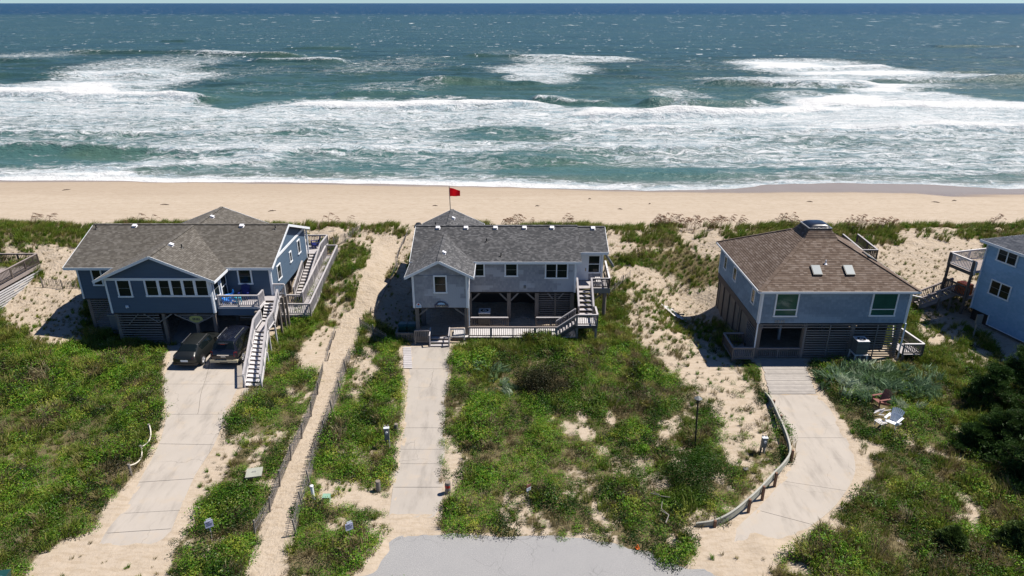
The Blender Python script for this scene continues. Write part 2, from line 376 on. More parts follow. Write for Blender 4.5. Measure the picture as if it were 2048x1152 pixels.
def sandmat():
    t = NT('dune_sand'); p = t.pos()
    veg = t.attr('litter'); wet = t.attr('wet'); tr = t.attr('tramp')
    base = t.mix(t.noise(p, .35, 4), (.375, .315, .245), (.47, .40, .32))
    base = t.mix(t.mapr(t.noise(t.scale(p, (.5, 1.6, 1)), 2.6, 5, .65), .42, .66, 0, .5), base, (.29, .225, .15))
    base = t.mix(t.math('MULTIPLY', t.noise(p, 30, 2), .25), base, (.35, .27, .19))
    lit = t.mix(t.noise(p, 5, 4, .7), (.06, .055, .025), (.20, .16, .085))
    k = t.mapr(t.math('ADD', veg, t.math('MULTIPLY', t.math('SUBTRACT', t.noise(p, 4.5, 4, .7), .5), .9)), .42, .72)
    a = t.mix(k, base, lit)
    a = t.mix(wet, a, (.20, .135, .085))
    spy = t.n('ShaderNodeSeparateXYZ'); t.set(spy, 0, p)
    a = t.mix(t.math('MULTIPLY', t.mapr(t.math('ADD', spy.outputs[1], t.math('MULTIPLY', t.noise(t.scale(p, (.05, .3, 1)), 1.0, 4, .65), 14.0)), 96, 108, 0, .5), t.mapr(spy.outputs[1], 80, 84)), a, (.30, .235, .17))
    # beach tracks and weed line specks
    sp = t.n('ShaderNodeSeparateXYZ'); t.set(sp, 0, p)
    line = t.math('MULTIPLY', t.mapr(t.math('ABSOLUTE', t.math('SUBTRACT', sp.outputs[1], t.math('ADD', 92.5, t.math('MULTIPLY', t.noise(t.scale(p, (.03, 0, 0)), 1, 3), 8.0)))), 0, 1.6, 1, 0), t.mapr(t.noise(t.scale(p, (.5, 1.5, 1)), 3.0, 4, .8), .56, .62))
    a = t.mix(t.math('MULTIPLY', line, .5), a, (.2, .14, .09))
    spk = t.mapr(t.noise(t.scale(p, (.4, .9, 1)), 2.6, 2), .70, .74)
    trk = t.math('MULTIPLY', t.mapr(t.math('ABSOLUTE', t.math('SUBTRACT', t.math('FRACT', t.math('MULTIPLY', t.math('ADD', sp.outputs[1], t.math('MULTIPLY', t.noise(t.scale(p, (.02, 0, 0)), 1, 2), 14.0)), .30)), .5)), .0, .05, 1, 0), t.mapr(sp.outputs[1], 74, 78))
    a = t.mix(t.math('MULTIPLY', trk, .26), a, (.24, .18, .12))
    a = t.mix(t.math('MULTIPLY', spk, .55), a, (.22, .15, .1))
    rough = t.mapr(wet, 0, 1, .95, .25)
    foot = t.noise(t.scale(p, (1, 1, 1)), 4.5, 4, .6)
    hb = t.math('ADD', t.math('MULTIPLY', foot, t.math('ADD', .35, t.math('MULTIPLY', tr, 1.0))), t.math('MULTIPLY', t.noise(p, 24, 3), .12))
    b = t.bsdf(a, rough, spec=.25)
    bn = t.n('ShaderNodeBump', ins={'Strength': .8, 'Distance': .16}); t.set(bn, 'Height', t.math('MULTIPLY', hb, t.math('SUBTRACT', 1.0, wet))); t.set(b, 'Normal', bn)
    return t.m
M['sand'] = sandmat()

def asphalt():
    t = NT('worn_asphalt'); p = t.pos()
    a = t.mix(t.noise(p, .7, 5, .6), (.25, .25, .25), (.36, .355, .345))
    a = t.mix(t.mapr(t.noise(p, 28, 2), .45, .6), (.235, .235, .24), a)
    a = t.mix(t.mapr(t.noise(p, 70, 1), .6, .7, 0, .5), a, (.5, .49, .47))
    ed = t.attr('edge')
    k = t.mapr(t.math('ADD', ed, t.math('MULTIPLY', t.math('SUBTRACT', t.noise(p, .8, 5, .6), .5), 2.6)), .72, .92)
    a = t.mix(k, a, (.43, .35, .255))
    cr = t.n('ShaderNodeTexVoronoi', feature='DISTANCE_TO_EDGE', ins={'Scale': .5}); t.set(cr, 'Vector', t.n('ShaderNodeVectorMath', operation='ADD', ins={0: p, 1: t.scale(t.n('ShaderNodeTexNoise', ins={'Scale': 1.1, 'Vector': p}).outputs[1], (1.5, 1.5, 0))}).outputs[0])
    a = t.mix(t.math('MULTIPLY', t.mapr(cr.outputs[0], 0, .012, .32, 0), t.mapr(t.noise(p, .3, 2), .45, .55)), a, (.06, .06, .06))
    t.bsdf(a, .95, spec=.2, bump=t.noise(p, 50, 3), bstr=.5, bdist=.01)
    return t.m
M['asphalt'] = asphalt()

def leafmat(name, a, b, c, d, trans=.3, hs=.55):
    """a, b leaf greens by clump and leaf, c the off colour of some patches, d of single leaves"""
    t = NT(name); p = t.pos()
    tint = t.attr('tint'); r = t.n('ShaderNodeObjectInfo').outputs['Random']
    g = t.mix(tint, a, b)
    g = t.mix(t.mapr(t.noise(p, hs, 3), .50, .68, 0, .75), g, c)
    g = t.mix(t.mapr(r, .82, .9, 0, .7), g, d)
    g = t.mix(t.mapr(tint, .93, .95, 0, .8), g, d)
    g = t.mix(t.mapr(t.noise(p, .9, 2), .35, .65, 0, .35), g, mul(a, .6))
    g = t.mix(t.mapr(t.noise(p, .28, 3), .44, .62, 0, .5), g, t.mix(.5, g, mul(a, .55)))
    g = t.mix(t.mapr(r, 0, .4, .25, 0), g, mul(a, .6))
    di = t.n('ShaderNodeBsdfDiffuse'); t.set(di, 0, g)
    tr = t.n('ShaderNodeBsdfTranslucent'); t.set(tr, 0, g)
    gl = t.n('ShaderNodeBsdfGlossy'); t.set(gl, 0, (.6, .65, .6)); t.set(gl, 'Roughness', .45)
    m1 = t.n('ShaderNodeMixShader'); t.set(m1, 0, trans); t.set(m1, 1, di); t.set(m1, 2, tr)
    m2 = t.n('ShaderNodeMixShader'); t.set(m2, 0, .018); t.set(m2, 1, m1); t.set(m2, 2, gl)
    t.t.links.new(m2.outputs[0], t.out.inputs[0]); return t.m
M['leaf'] = leafmat('scrub_leaves', (.030, .092, .007), (.105, .220, .016), (.115, .160, .018), (.20, .20, .045))
M['leafbright'] = leafmat('bright_scrub_leaves', (.058, .168, .010), (.195, .375, .030), (.175, .26, .026), (.38, .36, .06))
M['leafdark'] = leafmat('dark_scrub_leaves', (.011, .036, .006), (.036, .080, .012), (.034, .05, .010), (.08, .065, .02))
M['leafblue'] = leafmat('silvery_grass_leaves', (.10, .18, .09), (.28, .40, .25), (.15, .24, .06), (.48, .54, .40))
M['leafmid'] = leafmat('bush_leaves', (.018, .058, .006), (.065, .140, .014), (.06, .09, .014), (.12, .11, .03))
M['twig'] = leafmat('dry_brown_twigs', (.13, .10, .06), (.27, .21, .135), (.2, .14, .08), (.34, .29, .2), .1)
M['blade'] = leafmat('dune_grass_blades', (.11, .175, .022), (.27, .32, .055), (.30, .25, .07), (.42, .34, .14))
M['straw'] = leafmat('straw_grass_blades', (.22, .18, .08), (.40, .33, .17), (.3, .24, .11), (.46, .4, .25))
M['seedhead'] = plain('brown_seed_heads', (.20, .11, .06), .9)
M['bark'] = plain('bark', (.10, .075, .055), .95, var=.35, vs=6, bump=.4)
M['needle'] = leafmat('dark_pine_needles', (.020, .052, .012), (.075, .14, .03), (.04, .07, .016), (.08, .12, .03), .2)
M['bushdark'] = leafmat('dark_bronze_leaves', (.014, .018, .007), (.032, .033, .012), (.036, .026, .013), (.07, .055, .024), .1)

def cloth(name, c):
    t = NT(name); d = t.n('ShaderNodeBsdfDiffuse'); t.set(d, 0, c); tr = t.n('ShaderNodeBsdfTranslucent'); t.set(tr, 0, c)
    m = t.n('ShaderNodeMixShader'); t.set(m, 0, .55); t.set(m, 1, d); t.set(m, 2, tr); t.t.links.new(m.outputs[0], t.out.inputs[0]); return t.m
M['red'] = cloth('red_flag_cloth', (.85, .012, .02))
# ------------------------------------------------------------------ object helpers
W = {}; FR = {}
I4 = Matrix.Identity(4)
def thing(name, label, cat, loc=(0, 0, 0), rz=0.0, group=None, local=False):
    o = bpy.data.objects.new(name, None); col.objects.link(o)
    o.empty_display_size = .2
    m = Matrix.Translation(Vector(loc)) @ Matrix.Rotation(rz, 4, 'Z')
    o.matrix_basis = m; W[o] = m; FR[o] = m if local else I4
    o['label'] = label; o['category'] = cat
    if group: o['group'] = group
    return o
def link(o, parent, m):
    col.objects.link(o)
    if parent is not None:
        o.parent = parent; o.matrix_basis = W[parent].inverted() @ m; FR[o] = FR[parent]
    else:
        o.matrix_basis = m; FR[o] = I4
    W[o] = m
class MB:
    def __init__(s): s.v = []; s.f = []; s.uv = []; s.mi = []; s.cur = 0
    def poly(s, pts, uvs=None):
        b = len(s.v); s.v += [tuple(p) for p in pts]; s.f.append(tuple(range(b, b + len(pts))))
        s.uv += list(uvs) if uvs else [(p[0] + p[1], p[2]) for p in pts]; s.mi.append(s.cur)
    def obox(s, o, X, Y, Z):            # corner o and three edge vectors
        o, X, Y, Z = map(Vector, (o, X, Y, Z))
        if X.cross(Y).dot(Z) < 0: o = o + X; X = -X
        c = [o, o + X, o + X + Y, o + Y, o + Z, o + X + Z, o + X + Y + Z, o + Y + Z]
        for q in ((3, 2, 1, 0), (4, 5, 6, 7), (0, 1, 5, 4), (1, 2, 6, 5), (2, 3, 7, 6), (3, 0, 4, 7)):
            s.poly([c[i] for i in q])
    def box(s, x0, x1, y0, y1, z0, z1): s.obox((x0, y0, z0), (x1 - x0, 0, 0), (0, y1 - y0, 0), (0, 0, z1 - z0))
    def beam(s, p0, p1, w, h, up=(0, 0, 1)):
        p0, p1 = Vector(p0), Vector(p1); d = p1 - p0; u = Vector(up)
        if abs(d.normalized().dot(u)) > .98: u = Vector((0, 1, 0))
        a = d.cross(u).normalized() * w; b = a.cross(d).normalized() * h
        s.obox(p0 - a / 2 - b / 2, a, d, b)
    def tube(s, pts, r, n=8, cap=True):
        pts = [Vector(p) for p in pts]; rs = r if hasattr(r, '__len__') else [r] * len(pts)
        rings = []
        for i, p in enumerate(pts):
            d = (pts[min(i + 1, len(pts) - 1)] - pts[max(i - 1, 0)]).normalized()
            u = Vector((0, 0, 1)) if abs(d.z) < .9 else Vector((1, 0, 0))
            a = d.cross(u).normalized(); b = d.cross(a).normalized()
            rings.append([p + (a * math.cos(2 * math.pi * k / n) + b * math.sin(2 * math.pi * k / n)) * rs[i] for k in range(n)])
        for i in range(len(pts) - 1):
            for k in range(n):
                s.poly([rings[i][k], rings[i][(k + 1) % n], rings[i + 1][(k + 1) % n], rings[i + 1][k]])
        if cap: s.poly(rings[0][::-1]); s.poly(rings[-1])
    def lathe(s, o, prof, n=16):
        o = Vector(o); rr = [[o + Vector((r * math.cos(2 * math.pi * k / n), r * math.sin(2 * math.pi * k / n), z)) for k in range(n)] for r, z in prof]
        for i in range(len(rr) - 1):
            for k in range(n): s.poly([rr[i][k], rr[i][(k + 1) % n], rr[i + 1][(k + 1) % n], rr[i + 1][k]])
        s.poly(rr[-1])
    def slab(s, pts, th, n=None):        # planar polygon given thickness below its face
        pts = [Vector(p) for p in pts]
        nn = (pts[1] - pts[0]).cross(pts[2] - pts[0]).normalized() if n is None else Vector(n)
        lo = [p - nn * th for p in pts]
        s.poly(pts); s.poly(lo[::-1])
        for i in range(len(pts)):
            j = (i + 1) % len(pts); s.poly([pts[i], lo[i], lo[j], pts[j]])
    def mesh(s, name, mats, smooth=False):
        me = bpy.data.meshes.new(name)
        me.from_pydata(s.v, [], s.f); uvl = me.uv_layers.new(name='UVMap')
        uvl.data.foreach_set('uv', [c for q in s.uv for c in q])
        for m in (mats if isinstance(mats, (list, tuple)) else [mats]): me.materials.append(m)
        me.polygons.foreach_set('material_index', s.mi)
        if smooth:
            bm = bmesh.new(); bm.from_mesh(me); bmesh.ops.remove_doubles(bm, verts=bm.verts, dist=1e-4)
            bmesh.ops.recalc_face_normals(bm, faces=bm.faces)
            for e in bm.edges: e.smooth = not (len(e.link_faces) == 2 and e.calc_face_angle(0) > R(38))
            for f in bm.faces: f.smooth = True
            bm.to_mesh(me); bm.free()
        me.update(); return me
    def build(s, name, mats, parent=None, smooth=False, stuff=False, label=None):
        o = bpy.data.objects.new(name, s.mesh(name, mats, smooth))
        link(o, parent, FR[parent] if parent is not None else I4)
        if stuff: o['kind'] = 'stuff'
        if label: o['label'] = label
        return o
_cube = {}
def cube_mesh(mat):
    if mat.name not in _cube:
        b = MB(); b.box(-.5, .5, -.5, .5, -.5, .5); _cube[mat.name] = b.mesh('board_' + mat.name, mat)
    return _cube[mat.name]
def piece(name, mat, parent, p0, p1, w, h, up=(0, 0, 1)):
    """one board as an object of its own, sharing its mesh with all boards of that material"""
    p0, p1 = Vector(p0), Vector(p1); d = p1 - p0; L = d.length; u = Vector(up)
    if abs(d.normalized().dot(u)) > .98: u = Vector((0, 1, 0))
    a = d.cross(u).normalized(); b = a.cross(d).normalized(); d = d.normalized()
    c = (p0 + p1) / 2
    m = Matrix(((a.x * w, d.x * L, b.x * h, c.x), (a.y * w, d.y * L, b.y * h, c.y), (a.z * w, d.z * L, b.z * h, c.z), (0, 0, 0, 1)))
    o = bpy.data.objects.new(name, cube_mesh(mat)); link(o, parent, FR[parent] @ m); return o
def struct(o): o['kind'] = 'structure'; return o
def tagmesh(o, label, cat, group=None):
    o['label'] = label; o['category'] = cat
    if group: o['group'] = group
    return o
def clip(poly, a, b, c):                 # keep a*u + b*v + c >= 0 of a 2D convex polygon
    out = []; n = len(poly)
    for i in range(n):
        p, q = poly[i], poly[(i + 1) % n]; dp = a * p[0] + b * p[1] + c; dq = a * q[0] + b * q[1] + c
        if dp >= 0: out.append(p)
        if (dp >= 0) != (dq >= 0):
            t = dp / (dp - dq); out.append((p[0] + (q[0] - p[0]) * t, p[1] + (q[1] - p[1]) * t))
    return out
def courses(mb, poly, exp=.14, lift=.02, off=.004, org=None, face=None):
    """overlapping courses of shingles or lap boards over a convex planar polygon"""
    pts = [Vector(p) for p in poly]
    n = (pts[1] - pts[0]).cross(pts[2] - pts[0]).normalized()
    if face is not None:
        if n.dot(Vector(face)) < 0: n = -n
    elif n.z < 0: n = -n
    up = (Vector((0, 0, 1)) - n * n.z).normalized(); u = up.cross(n)
    o = Vector((0, 0, 0))
    p2 = [((p - o).dot(u), (p - o).dot(up)) for p in pts]; d0 = n.dot(pts[0])
    v0 = min(p[1] for p in p2); v1 = max(p[1] for p in p2)
    k = math.floor(v0 / exp)
    while k * exp < v1:
        a, b = k * exp, (k + 1) * exp
        q = clip(clip(p2, 0, 1, -a), 0, -1, b)
        if len(q) >= 3:
            def P3(s_, t_, l): return u * s_ + up * t_ + n * (d0 + off + l)
            lo = max(a, v0)
            mb.poly([P3(s_, t_, lift * (1 - (t_ - a) / exp)) for s_, t_ in q], [(s_, t_ * .9999 + 1e-4) for s_, t_ in q])
            bt = sorted([s_ for s_, t_ in q if abs(t_ - lo) < 1e-6])
            if len(bt) >= 2 and bt[-1] - bt[0] > .01:
                l = lift * (1 - (lo - a) / exp)
                mb.poly([P3(bt[0], lo, 0), P3(bt[-1], lo, 0), P3(bt[-1], lo, l), P3(bt[0], lo, l)], [(bt[0], lo + .01), (bt[-1], lo + .01), (bt[-1], lo + .02), (bt[0], lo + .02)])
        k += 1
def window(parent, c, n, w, h, cols=1, rows=2, fr=.11, trim='white', glass='glass', split=.5, name='window', sash=False, mull=.045):
    """window centred at c with outward level normal n: casing > pane(s), sash"""
    c = Vector(c); n = Vector(n).normalized(); u = Vector((0, 0, 1)).cross(n); z = Vector((0, 0, 1))
    b = MB(); W2, H2 = w / 2, h / 2
    def bx(mb, u0, u1, v0, v1, n0, n1): mb.obox(c + u * u0 + z * v0 + n * n0, u * (u1 - u0), z * (v1 - v0), n * (n1 - n0))
    bx(b, -W2, W2, H2 - fr, H2, 0, .065); bx(b, -W2 - .03, W2 + .03, -H2, -H2 + fr, 0, .085)
    bx(b, -W2, -W2 + fr, -H2 + fr, H2 - fr, 0, .064); bx(b, W2 - fr, W2, -H2 + fr, H2 - fr, 0, .064)
    iw = w - 2 * fr
    for k in range(1, cols):
        x = -W2 + fr + iw * k / cols; bx(b, x - mull, x + mull, -H2 + fr, H2 - fr, 0, .062)
    f = b.build(name, M[trim], parent)
    for k in range(cols):
        x0 = -W2 + fr + iw * k / cols + (mull if k else 0); x1 = -W2 + fr + iw * (k + 1) / cols - (mull if k < cols - 1 else 0)
        p = MB(); bx(p, x0 + .002, x1 - .002, -H2 + fr + .002, H2 - fr - .002, 0, .036); p.build('pane', M[glass], f)
        if rows == 2:
            zz = -H2 + fr + (h - 2 * fr) * split
            s_ = MB(); bx(s_, x0 + .003, x1 - .003, zz - (.03 if sash else .016), zz + (.03 if sash else .016), .037, .05); s_.build('sash_rail', M['acgrey' if trim == 'white' and rows == 2 and not sash else trim], f)
    return f
def railing(parent, p0, p1, h=.95, gap=.14, top='deck', bal='deck', posts=True, w=.04, fat=.14):
    p0, p1 = Vector(p0), Vector(p1); d = p1 - p0; L = Vector((d.x, d.y, 0)).length; Z = Vector((0, 0, 1))
    piece('top_rail', M[top], parent, p0 + Z * h, p1 + Z * h, fat, .045)
    piece('bottom_rail', M[bal], parent, p0 + Z * .12, p1 + Z * .12, .05, .08)
    piece('upper_rail', M[bal], parent, p0 + Z * (h - .075), p1 + Z * (h - .075), .05, .09)
    if posts:
        k = max(1, round(L / 1.8))
        for i in range(k + 1):
            q = p0 + d * i / k; piece('rail_post', M[bal], parent, q - Z * .12, q + Z * (h - .025), .1, .1, (0, 1, 0))
    m = max(1, int(L / gap))
    side = Vector((d.y, -d.x, 0)).normalized() * .03
    for i in range(1, m):
        q = p0 + d * (i / m) + side
        piece('baluster', M[bal], parent, q + Z * .09, q + Z * (h - .04), w, w, (0, 1, 0))
def stairs(parent, tl, tr, bl, br, n, mat='deck', riser=True):
    """open flight from top-left/right to bottom-left/right, n treads"""
    tl, tr, bl, br = map(Vector, (tl, tr, bl, br)); Z = Vector((0, 0, 1))
    run = (bl - tl); run.z = 0; run = run / n
    for i in range(n):
        f = (i + 1) / (n + 1); zz = tl.z + (bl.z - tl.z) * f
        a = tl + run * (i + .5); b_ = tr + run * (i + .5); a.z = b_.z = zz
        piece('tread', M[mat], parent, a, b_, run.length + .02, .045)
        if riser:
            a2 = a - run * .46; b2 = b_ - run * .46
            piece('riser', M['darkwood'], parent, a2 + Z * .07, b2 + Z * .07, .02, .07)
    for p, q in ((tl, bl), (tr, br)):
        piece('stringer', M[mat], parent, p - Z * .16, q - Z * .12, .05, .26)
def slats(parent, p0, p1, z0, z1, gap=.19, h=.09, th=.025, mat='slat', name='slat', jit=.0):
    p0, p1 = Vector(p0), Vector(p1); z = z0 + h / 2
    while z < z1 - h / 3:
        j = rnd.uniform(-jit, jit)
        piece(name, M[mat], parent, (p0.x, p0.y, z + j), (p1.x, p1.y, z - j), th, h)
        z += gap
def post(parent, x, y, z0, z1, r=.13, round_=False, mat='pile', name='piling'):
    if round_:
        b = MB(); b.tube([(x, y, z0), (x, y, z1)], r, 10); return b.build(name, M[mat], parent, smooth=True)
    return piece(name, M[mat], parent, (x, y, z0), (x, y, z1), 2 * r, 2 * r, (0, 1, 0))
def gable_x(parent, x0, x1, yf, zf, yr, zr, yb, zb, mat, exp=.14, fas='white', rake=(1, 1), th=.12):
    """gable roof whose ridge runs along X"""
    rf = MB(); sh = MB()
    for (y, z) in ((yf, zf), (yb, zb)):
        q = [(x0, y, z), (x1, y, z), (x1, yr, zr), (x0, yr, zr)]
        if y > yr: q = [q[1], q[0], q[3], q[2]]
        rf.slab(q, th); courses(sh, q, exp)
    sh.beam((x0, yr, zr + .03), (x1, yr, zr + .03), .28, .035)
    r = rf.build('roof', M[mat], parent); sh.build('shingles', M[mat], r, stuff=True)
    for (y, z, s) in ((yf, zf, -1), (yb, zb, 1)):
        piece('fascia', M[fas], parent, (x0, y + s * .018, z - .09), (x1, y + s * .018, z - .09), .03, .2)
    for x, s, on in ((x0, -1, rake[0]), (x1, 1, rake[1])):
        if on:
            for (y, z) in ((yf, zf), (yb, zb)):
                piece('rake_board', M[fas], parent, (x + s * .018, y, z - .075), (x + s * .018, yr, zr - .075), .03, .2)
def gable_y(parent, xl, xr, ze, xc, zr, y0, y1, mat, exp=.14, fas='white', eaves=(1, 1), front=True, back=False, th=.12, fw=.2):
    """gable roof whose ridge runs along Y"""
    rf = MB(); sh = MB()
    for x in (xl, xr):
        q = [(x, y0, ze), (xc, y0, zr), (xc, y1, zr), (x, y1, ze)]
        if x < xc: q = q[::-1]
        if (Vector(q[1]) - Vector(q[0])).cross(Vector(q[2]) - Vector(q[0])).z < 0: q = q[::-1]
        rf.slab(q, th); courses(sh, q, exp)
    sh.beam((xc, y0, zr + .03), (xc, y1, zr + .03), .28, .035)
    r = rf.build('roof', M[mat], parent); sh.build('shingles', M[mat], r, stuff=True)
    for x, s, on in ((xl, -1, eaves[0]), (xr, 1, eaves[1])):
        if on: piece('fascia', M[fas], parent, (x + s * .018, y0, ze - .09), (x + s * .018, y1, ze - .09), .03, .2)
    for y, on in ((y0 - .018, front), (y1 + .018, back)):
        if on:
            for x in (xl, xr): piece('rake_board', M[fas], parent, (x, y, ze - .06), (xc, y, zr - .06), .03, fw)
def roof_vent(parent, p, n, name='roof_vent'):
    n = Vector(n).normalized(); up = (Vector((0, 0, 1)) - n * n.z).normalized(); u = up.cross(n); p = Vector(p)
    b = MB(); b.obox(p - u * .19 - up * .17, u * .38, up * .36, n * .03)
    b.obox(p - u * .15 - up * .05 + n * .03, u * .30, up * .2, n * .13)
    b.obox(p - u * .17 - up * .15 + n * .13, u * .34, up * .3, n * .035)
    o = b.build(name, M['vent'], parent); b = MB(); b.obox(p - u * .13 - up * .09 + n * .03, u * .26, up * .03, n * .09); b.build('opening', M['black'], o)
def pipe(parent, p, h=.35, mat='black'):
    b = MB(); b.tube([Vector(p) - Vector((0, 0, .1)), Vector(p) + Vector((0, 0, h))], .05, 8); b.lathe(Vector(p) + Vector((0, 0, -.02)), [(.14, 0), (.06, .09)], 8)
    b.build('vent_pipe', M[mat], parent, smooth=True)
# ------------------------------------------------------------------ ground, sea, road
def grid_mesh(name, X, Y, Z, attrs, mat):
    ny, nx = Z.shape
    me = bpy.data.meshes.new(name)
    co = np.empty((ny * nx, 3), np.float32); co[:, 0] = X.ravel(); co[:, 1] = Y.ravel(); co[:, 2] = Z.ravel()
    i = np.arange((ny - 1) * (nx - 1)); r = i // (nx - 1); c = i % (nx - 1); a = r * nx + c
    q = np.stack([a, a + 1, a + nx + 1, a + nx], 1).astype(np.int32)
    me.vertices.add(ny * nx); me.vertices.foreach_set('co', co.ravel())
    me.loops.add(q.size); me.loops.foreach_set('vertex_index', q.ravel())
    me.polygons.add(len(q)); me.polygons.foreach_set('loop_start', np.arange(0, q.size, 4, dtype=np.int32))
    me.polygons.foreach_set('loop_total', np.full(len(q), 4, np.int32))
    me.polygons.foreach_set('use_smooth', np.ones(len(q), bool))
    me.materials.append(mat); me.update(calc_edges=True)
    for k, v in attrs.items():
        at = me.attributes.new(k, 'FLOAT', 'POINT'); at.data.foreach_set('value', v.astype(np.float32).ravel())
    o = bpy.data.objects.new(name, me); link(o, None, I4); struct(o); return o

gx = np.concatenate([[-4000, -1500, -600, -300, -180, -120, -90, -75], np.arange(-62, 62.01, .24), [75, 90, 120, 180, 300, 600, 1500, 4000]])
gy = np.concatenate([[-3000, -800, -250, -90, -40, -10, 5, 12], np.arange(17, 79, .24), np.arange(79, 150, .6), [160, 200, 400]])
GX, GY = np.meshgrid(gx, gy)
GZ = terrain(GX, GY)
GZ = np.where(GY > 150, -8, GZ)
COV = cover(GX, GY)
near = (np.abs(GX) < 62) & (GY > 15) & (GY < 80)
COV = np.where(near, COV, np.where(GY < 66, .9, 0))
shore_x = GX
dry_y = np.interp(GX, [-200, -50, 0, 20, 30, 36, 50, 58, 62, 68, 74, 80, 200], [105.5, 104.8, 101.2, 98.6, 98, 97, 96.6, 96, 93.5, 92.5, 95, 99, 101]) + .9 * (fbm(GX / 4, GX * 0 + 5, 93, 3) - .5)
wet = sstep(-.7, .5, GY - dry_y) * (GY > 80)
tr = sstep(47, 52, GY) * (1 - sstep(68, 72, GY)) + .5 * (sdist(GX, GY, path_poly) < 0)
litter = COV * 1.0
for a, b, e, f in HOUSES:
    litter = np.where((GX > a) & (GX < b) & (GY > e) & (GY < f), .35, litter)
grid_mesh('sand_ground', GX, GY, GZ, {'litter': litter, 'wet': wet, 'tramp': np.clip(tr, 0, 1)}, M['sand'])

# the sea: rows get wider apart with distance; swell and breaking rollers are real relief
SEA_Z = -2.0
rows = np.concatenate([86 * (560 / 86) ** (np.linspace(0, 1, 470)), 560 * (90000 / 560) ** (np.linspace(0, 1, 90) ** 1.0)[1:]])
cols = np.linspace(-1.25, 1.25, 1150)
SY = np.repeat(rows[:, None], len(cols), 1); SX = SY * cols[None, :]
def rollers(x, y):
    """rows of breaking waves parallel to the shore: (height, foam)"""
    z = np.zeros_like(x); fo = np.zeros_like(x)
    wob = 9 * (fbm(x / 42, y / 60, 101, 3) - .5) + 2.6 * (fbm(x / 9, y / 20, 103, 3) - .5)
    # crest: x range and y of the crest line in world metres, height, foam behind the crest
    for px0, px1, py0, py1, h, fm in CRESTS:
        a = gz(px0, py0, SEA_Z + .6); b = gz(px1, py1, SEA_Z + .6)
        t = (x - a.x) / (b.x - a.x); yc = a.y + (b.y - a.y) * t + wob * min(1, a.y / 260)
        env = sstep(-.04, .12, t) * (1 - sstep(.86, 1.04, t)) * (.65 + .7 * fbm(x / 14, x * 0 + py0, 131, 2))
        s = y - yc; wd = 2.2 + a.y * .008
        prof = np.where(s < 0, np.exp(-(s / (wd * .55)) ** 2), np.exp(-(s / (wd * 2.2)) ** 2))
        z += h * env * prof
        fo += fm * env * np.where(s < 0, sstep(-wd * .55, -wd * .1, s), np.exp(-np.clip(s, 0, 99) / (wd * 2.6)))
    return z, fo
CRESTS = [(385, 610, 107, 112, 1.7, 1.0), (500, 700, 121, 122, 1.5, .95), (-80, 110, 120, 121, 1.2, .6), (-100, 330, 152, 148, 1.4, .25),
          (120, 420, 104, 106, 1.3, .4), (920, 1290, 110, 118, 1.3, .5), (1060, 1230, 200, 206, 1.5, .95), (560, 1140, 212, 214, 1.3, .8),
          (1130, 1700, 226, 222, 1.2, .6), (1270, 1530, 208, 205, 1.5, .25), (820, 1100, 165, 168, 1.4, .15), (660, 850, 186, 186, 1.1, .4),
          (-100, 460, 186, 196, 1.3, .7), (1480, 1800, 138, 134, 1.2, .7), (1700, 2200, 158, 160, 1.2, .5), (1400, 1760, 164, 168, 1.3, .6), (1620, 2200, 208, 214, 1.1, .5),
          (-100, 560, 296, 302, .75, .6), (500, 1500, 300, 296, .6, .45), (-100, 270, 341, 345, .8, .6), (250, 560, 336, 318, .7, .6), (1050, 1560, 348, 346, .6, .1), (1560, 2200, 346, 330, .55, .5),
          (1180, 2200, 262, 252, .7, .45), (-100, 700, 262, 262, .6, .4), (-100, 1200, 358, 368, .3, .5), (320, 370, 82, 82, 1.0, .5), (620, 650, 62, 62, 1.0, .9), (1860, 2060, 92, 92, 1.0, .4), (560, 720, 96, 96, .8, .2)]
surf = 1 - sstep(250, 520, SY)
zr, fr_ = rollers(SX, SY)
lw = 1.15 * surf * (fbm(SX / 22, SY / 6.5, 111, 4) - .5) * 2 + (1 - surf) * .0
chop = .38 * (fbm(SX / 5, SY / 2.4, 115, 3) - .5) * (1 - sstep(400, 900, SY)) + .12 * (fbm(SX / 1.4, SY / 1.0, 117, 2) - .5) * (1 - sstep(160, 260, SY))
shal = sstep(0, 20, SY - waterline(SX))
SZ = SEA_Z + (zr * 1.25 + lw + chop) * (.12 + .88 * shal)
# swash thins out on the beach
SZ = SZ + .02
FO = fr_ * .75
def blob(px, py, rx, ry, v):
    global FO
    c = gz(px, py, SEA_Z); e = gz(px, py - ry, SEA_Z); f = gz(px, py + ry, SEA_Z); g = gz(px + rx, py, SEA_Z)
    dx = (SX - c.x) / (g.x - c.x + 1e-6); dyp = np.where(SY > c.y, (SY - c.y) / (e.y - c.y), (SY - c.y) / (c.y - f.y))
    d = np.sqrt(dx ** 2 + dyp ** 2); FO = FO + v * (1 - sstep(.5, 1.25, d))
pyr = lambda yy: 576 - FPX * np.tan(PITCH - np.arctan((CAM_H - SEA_Z) / yy)) * -1 * -1
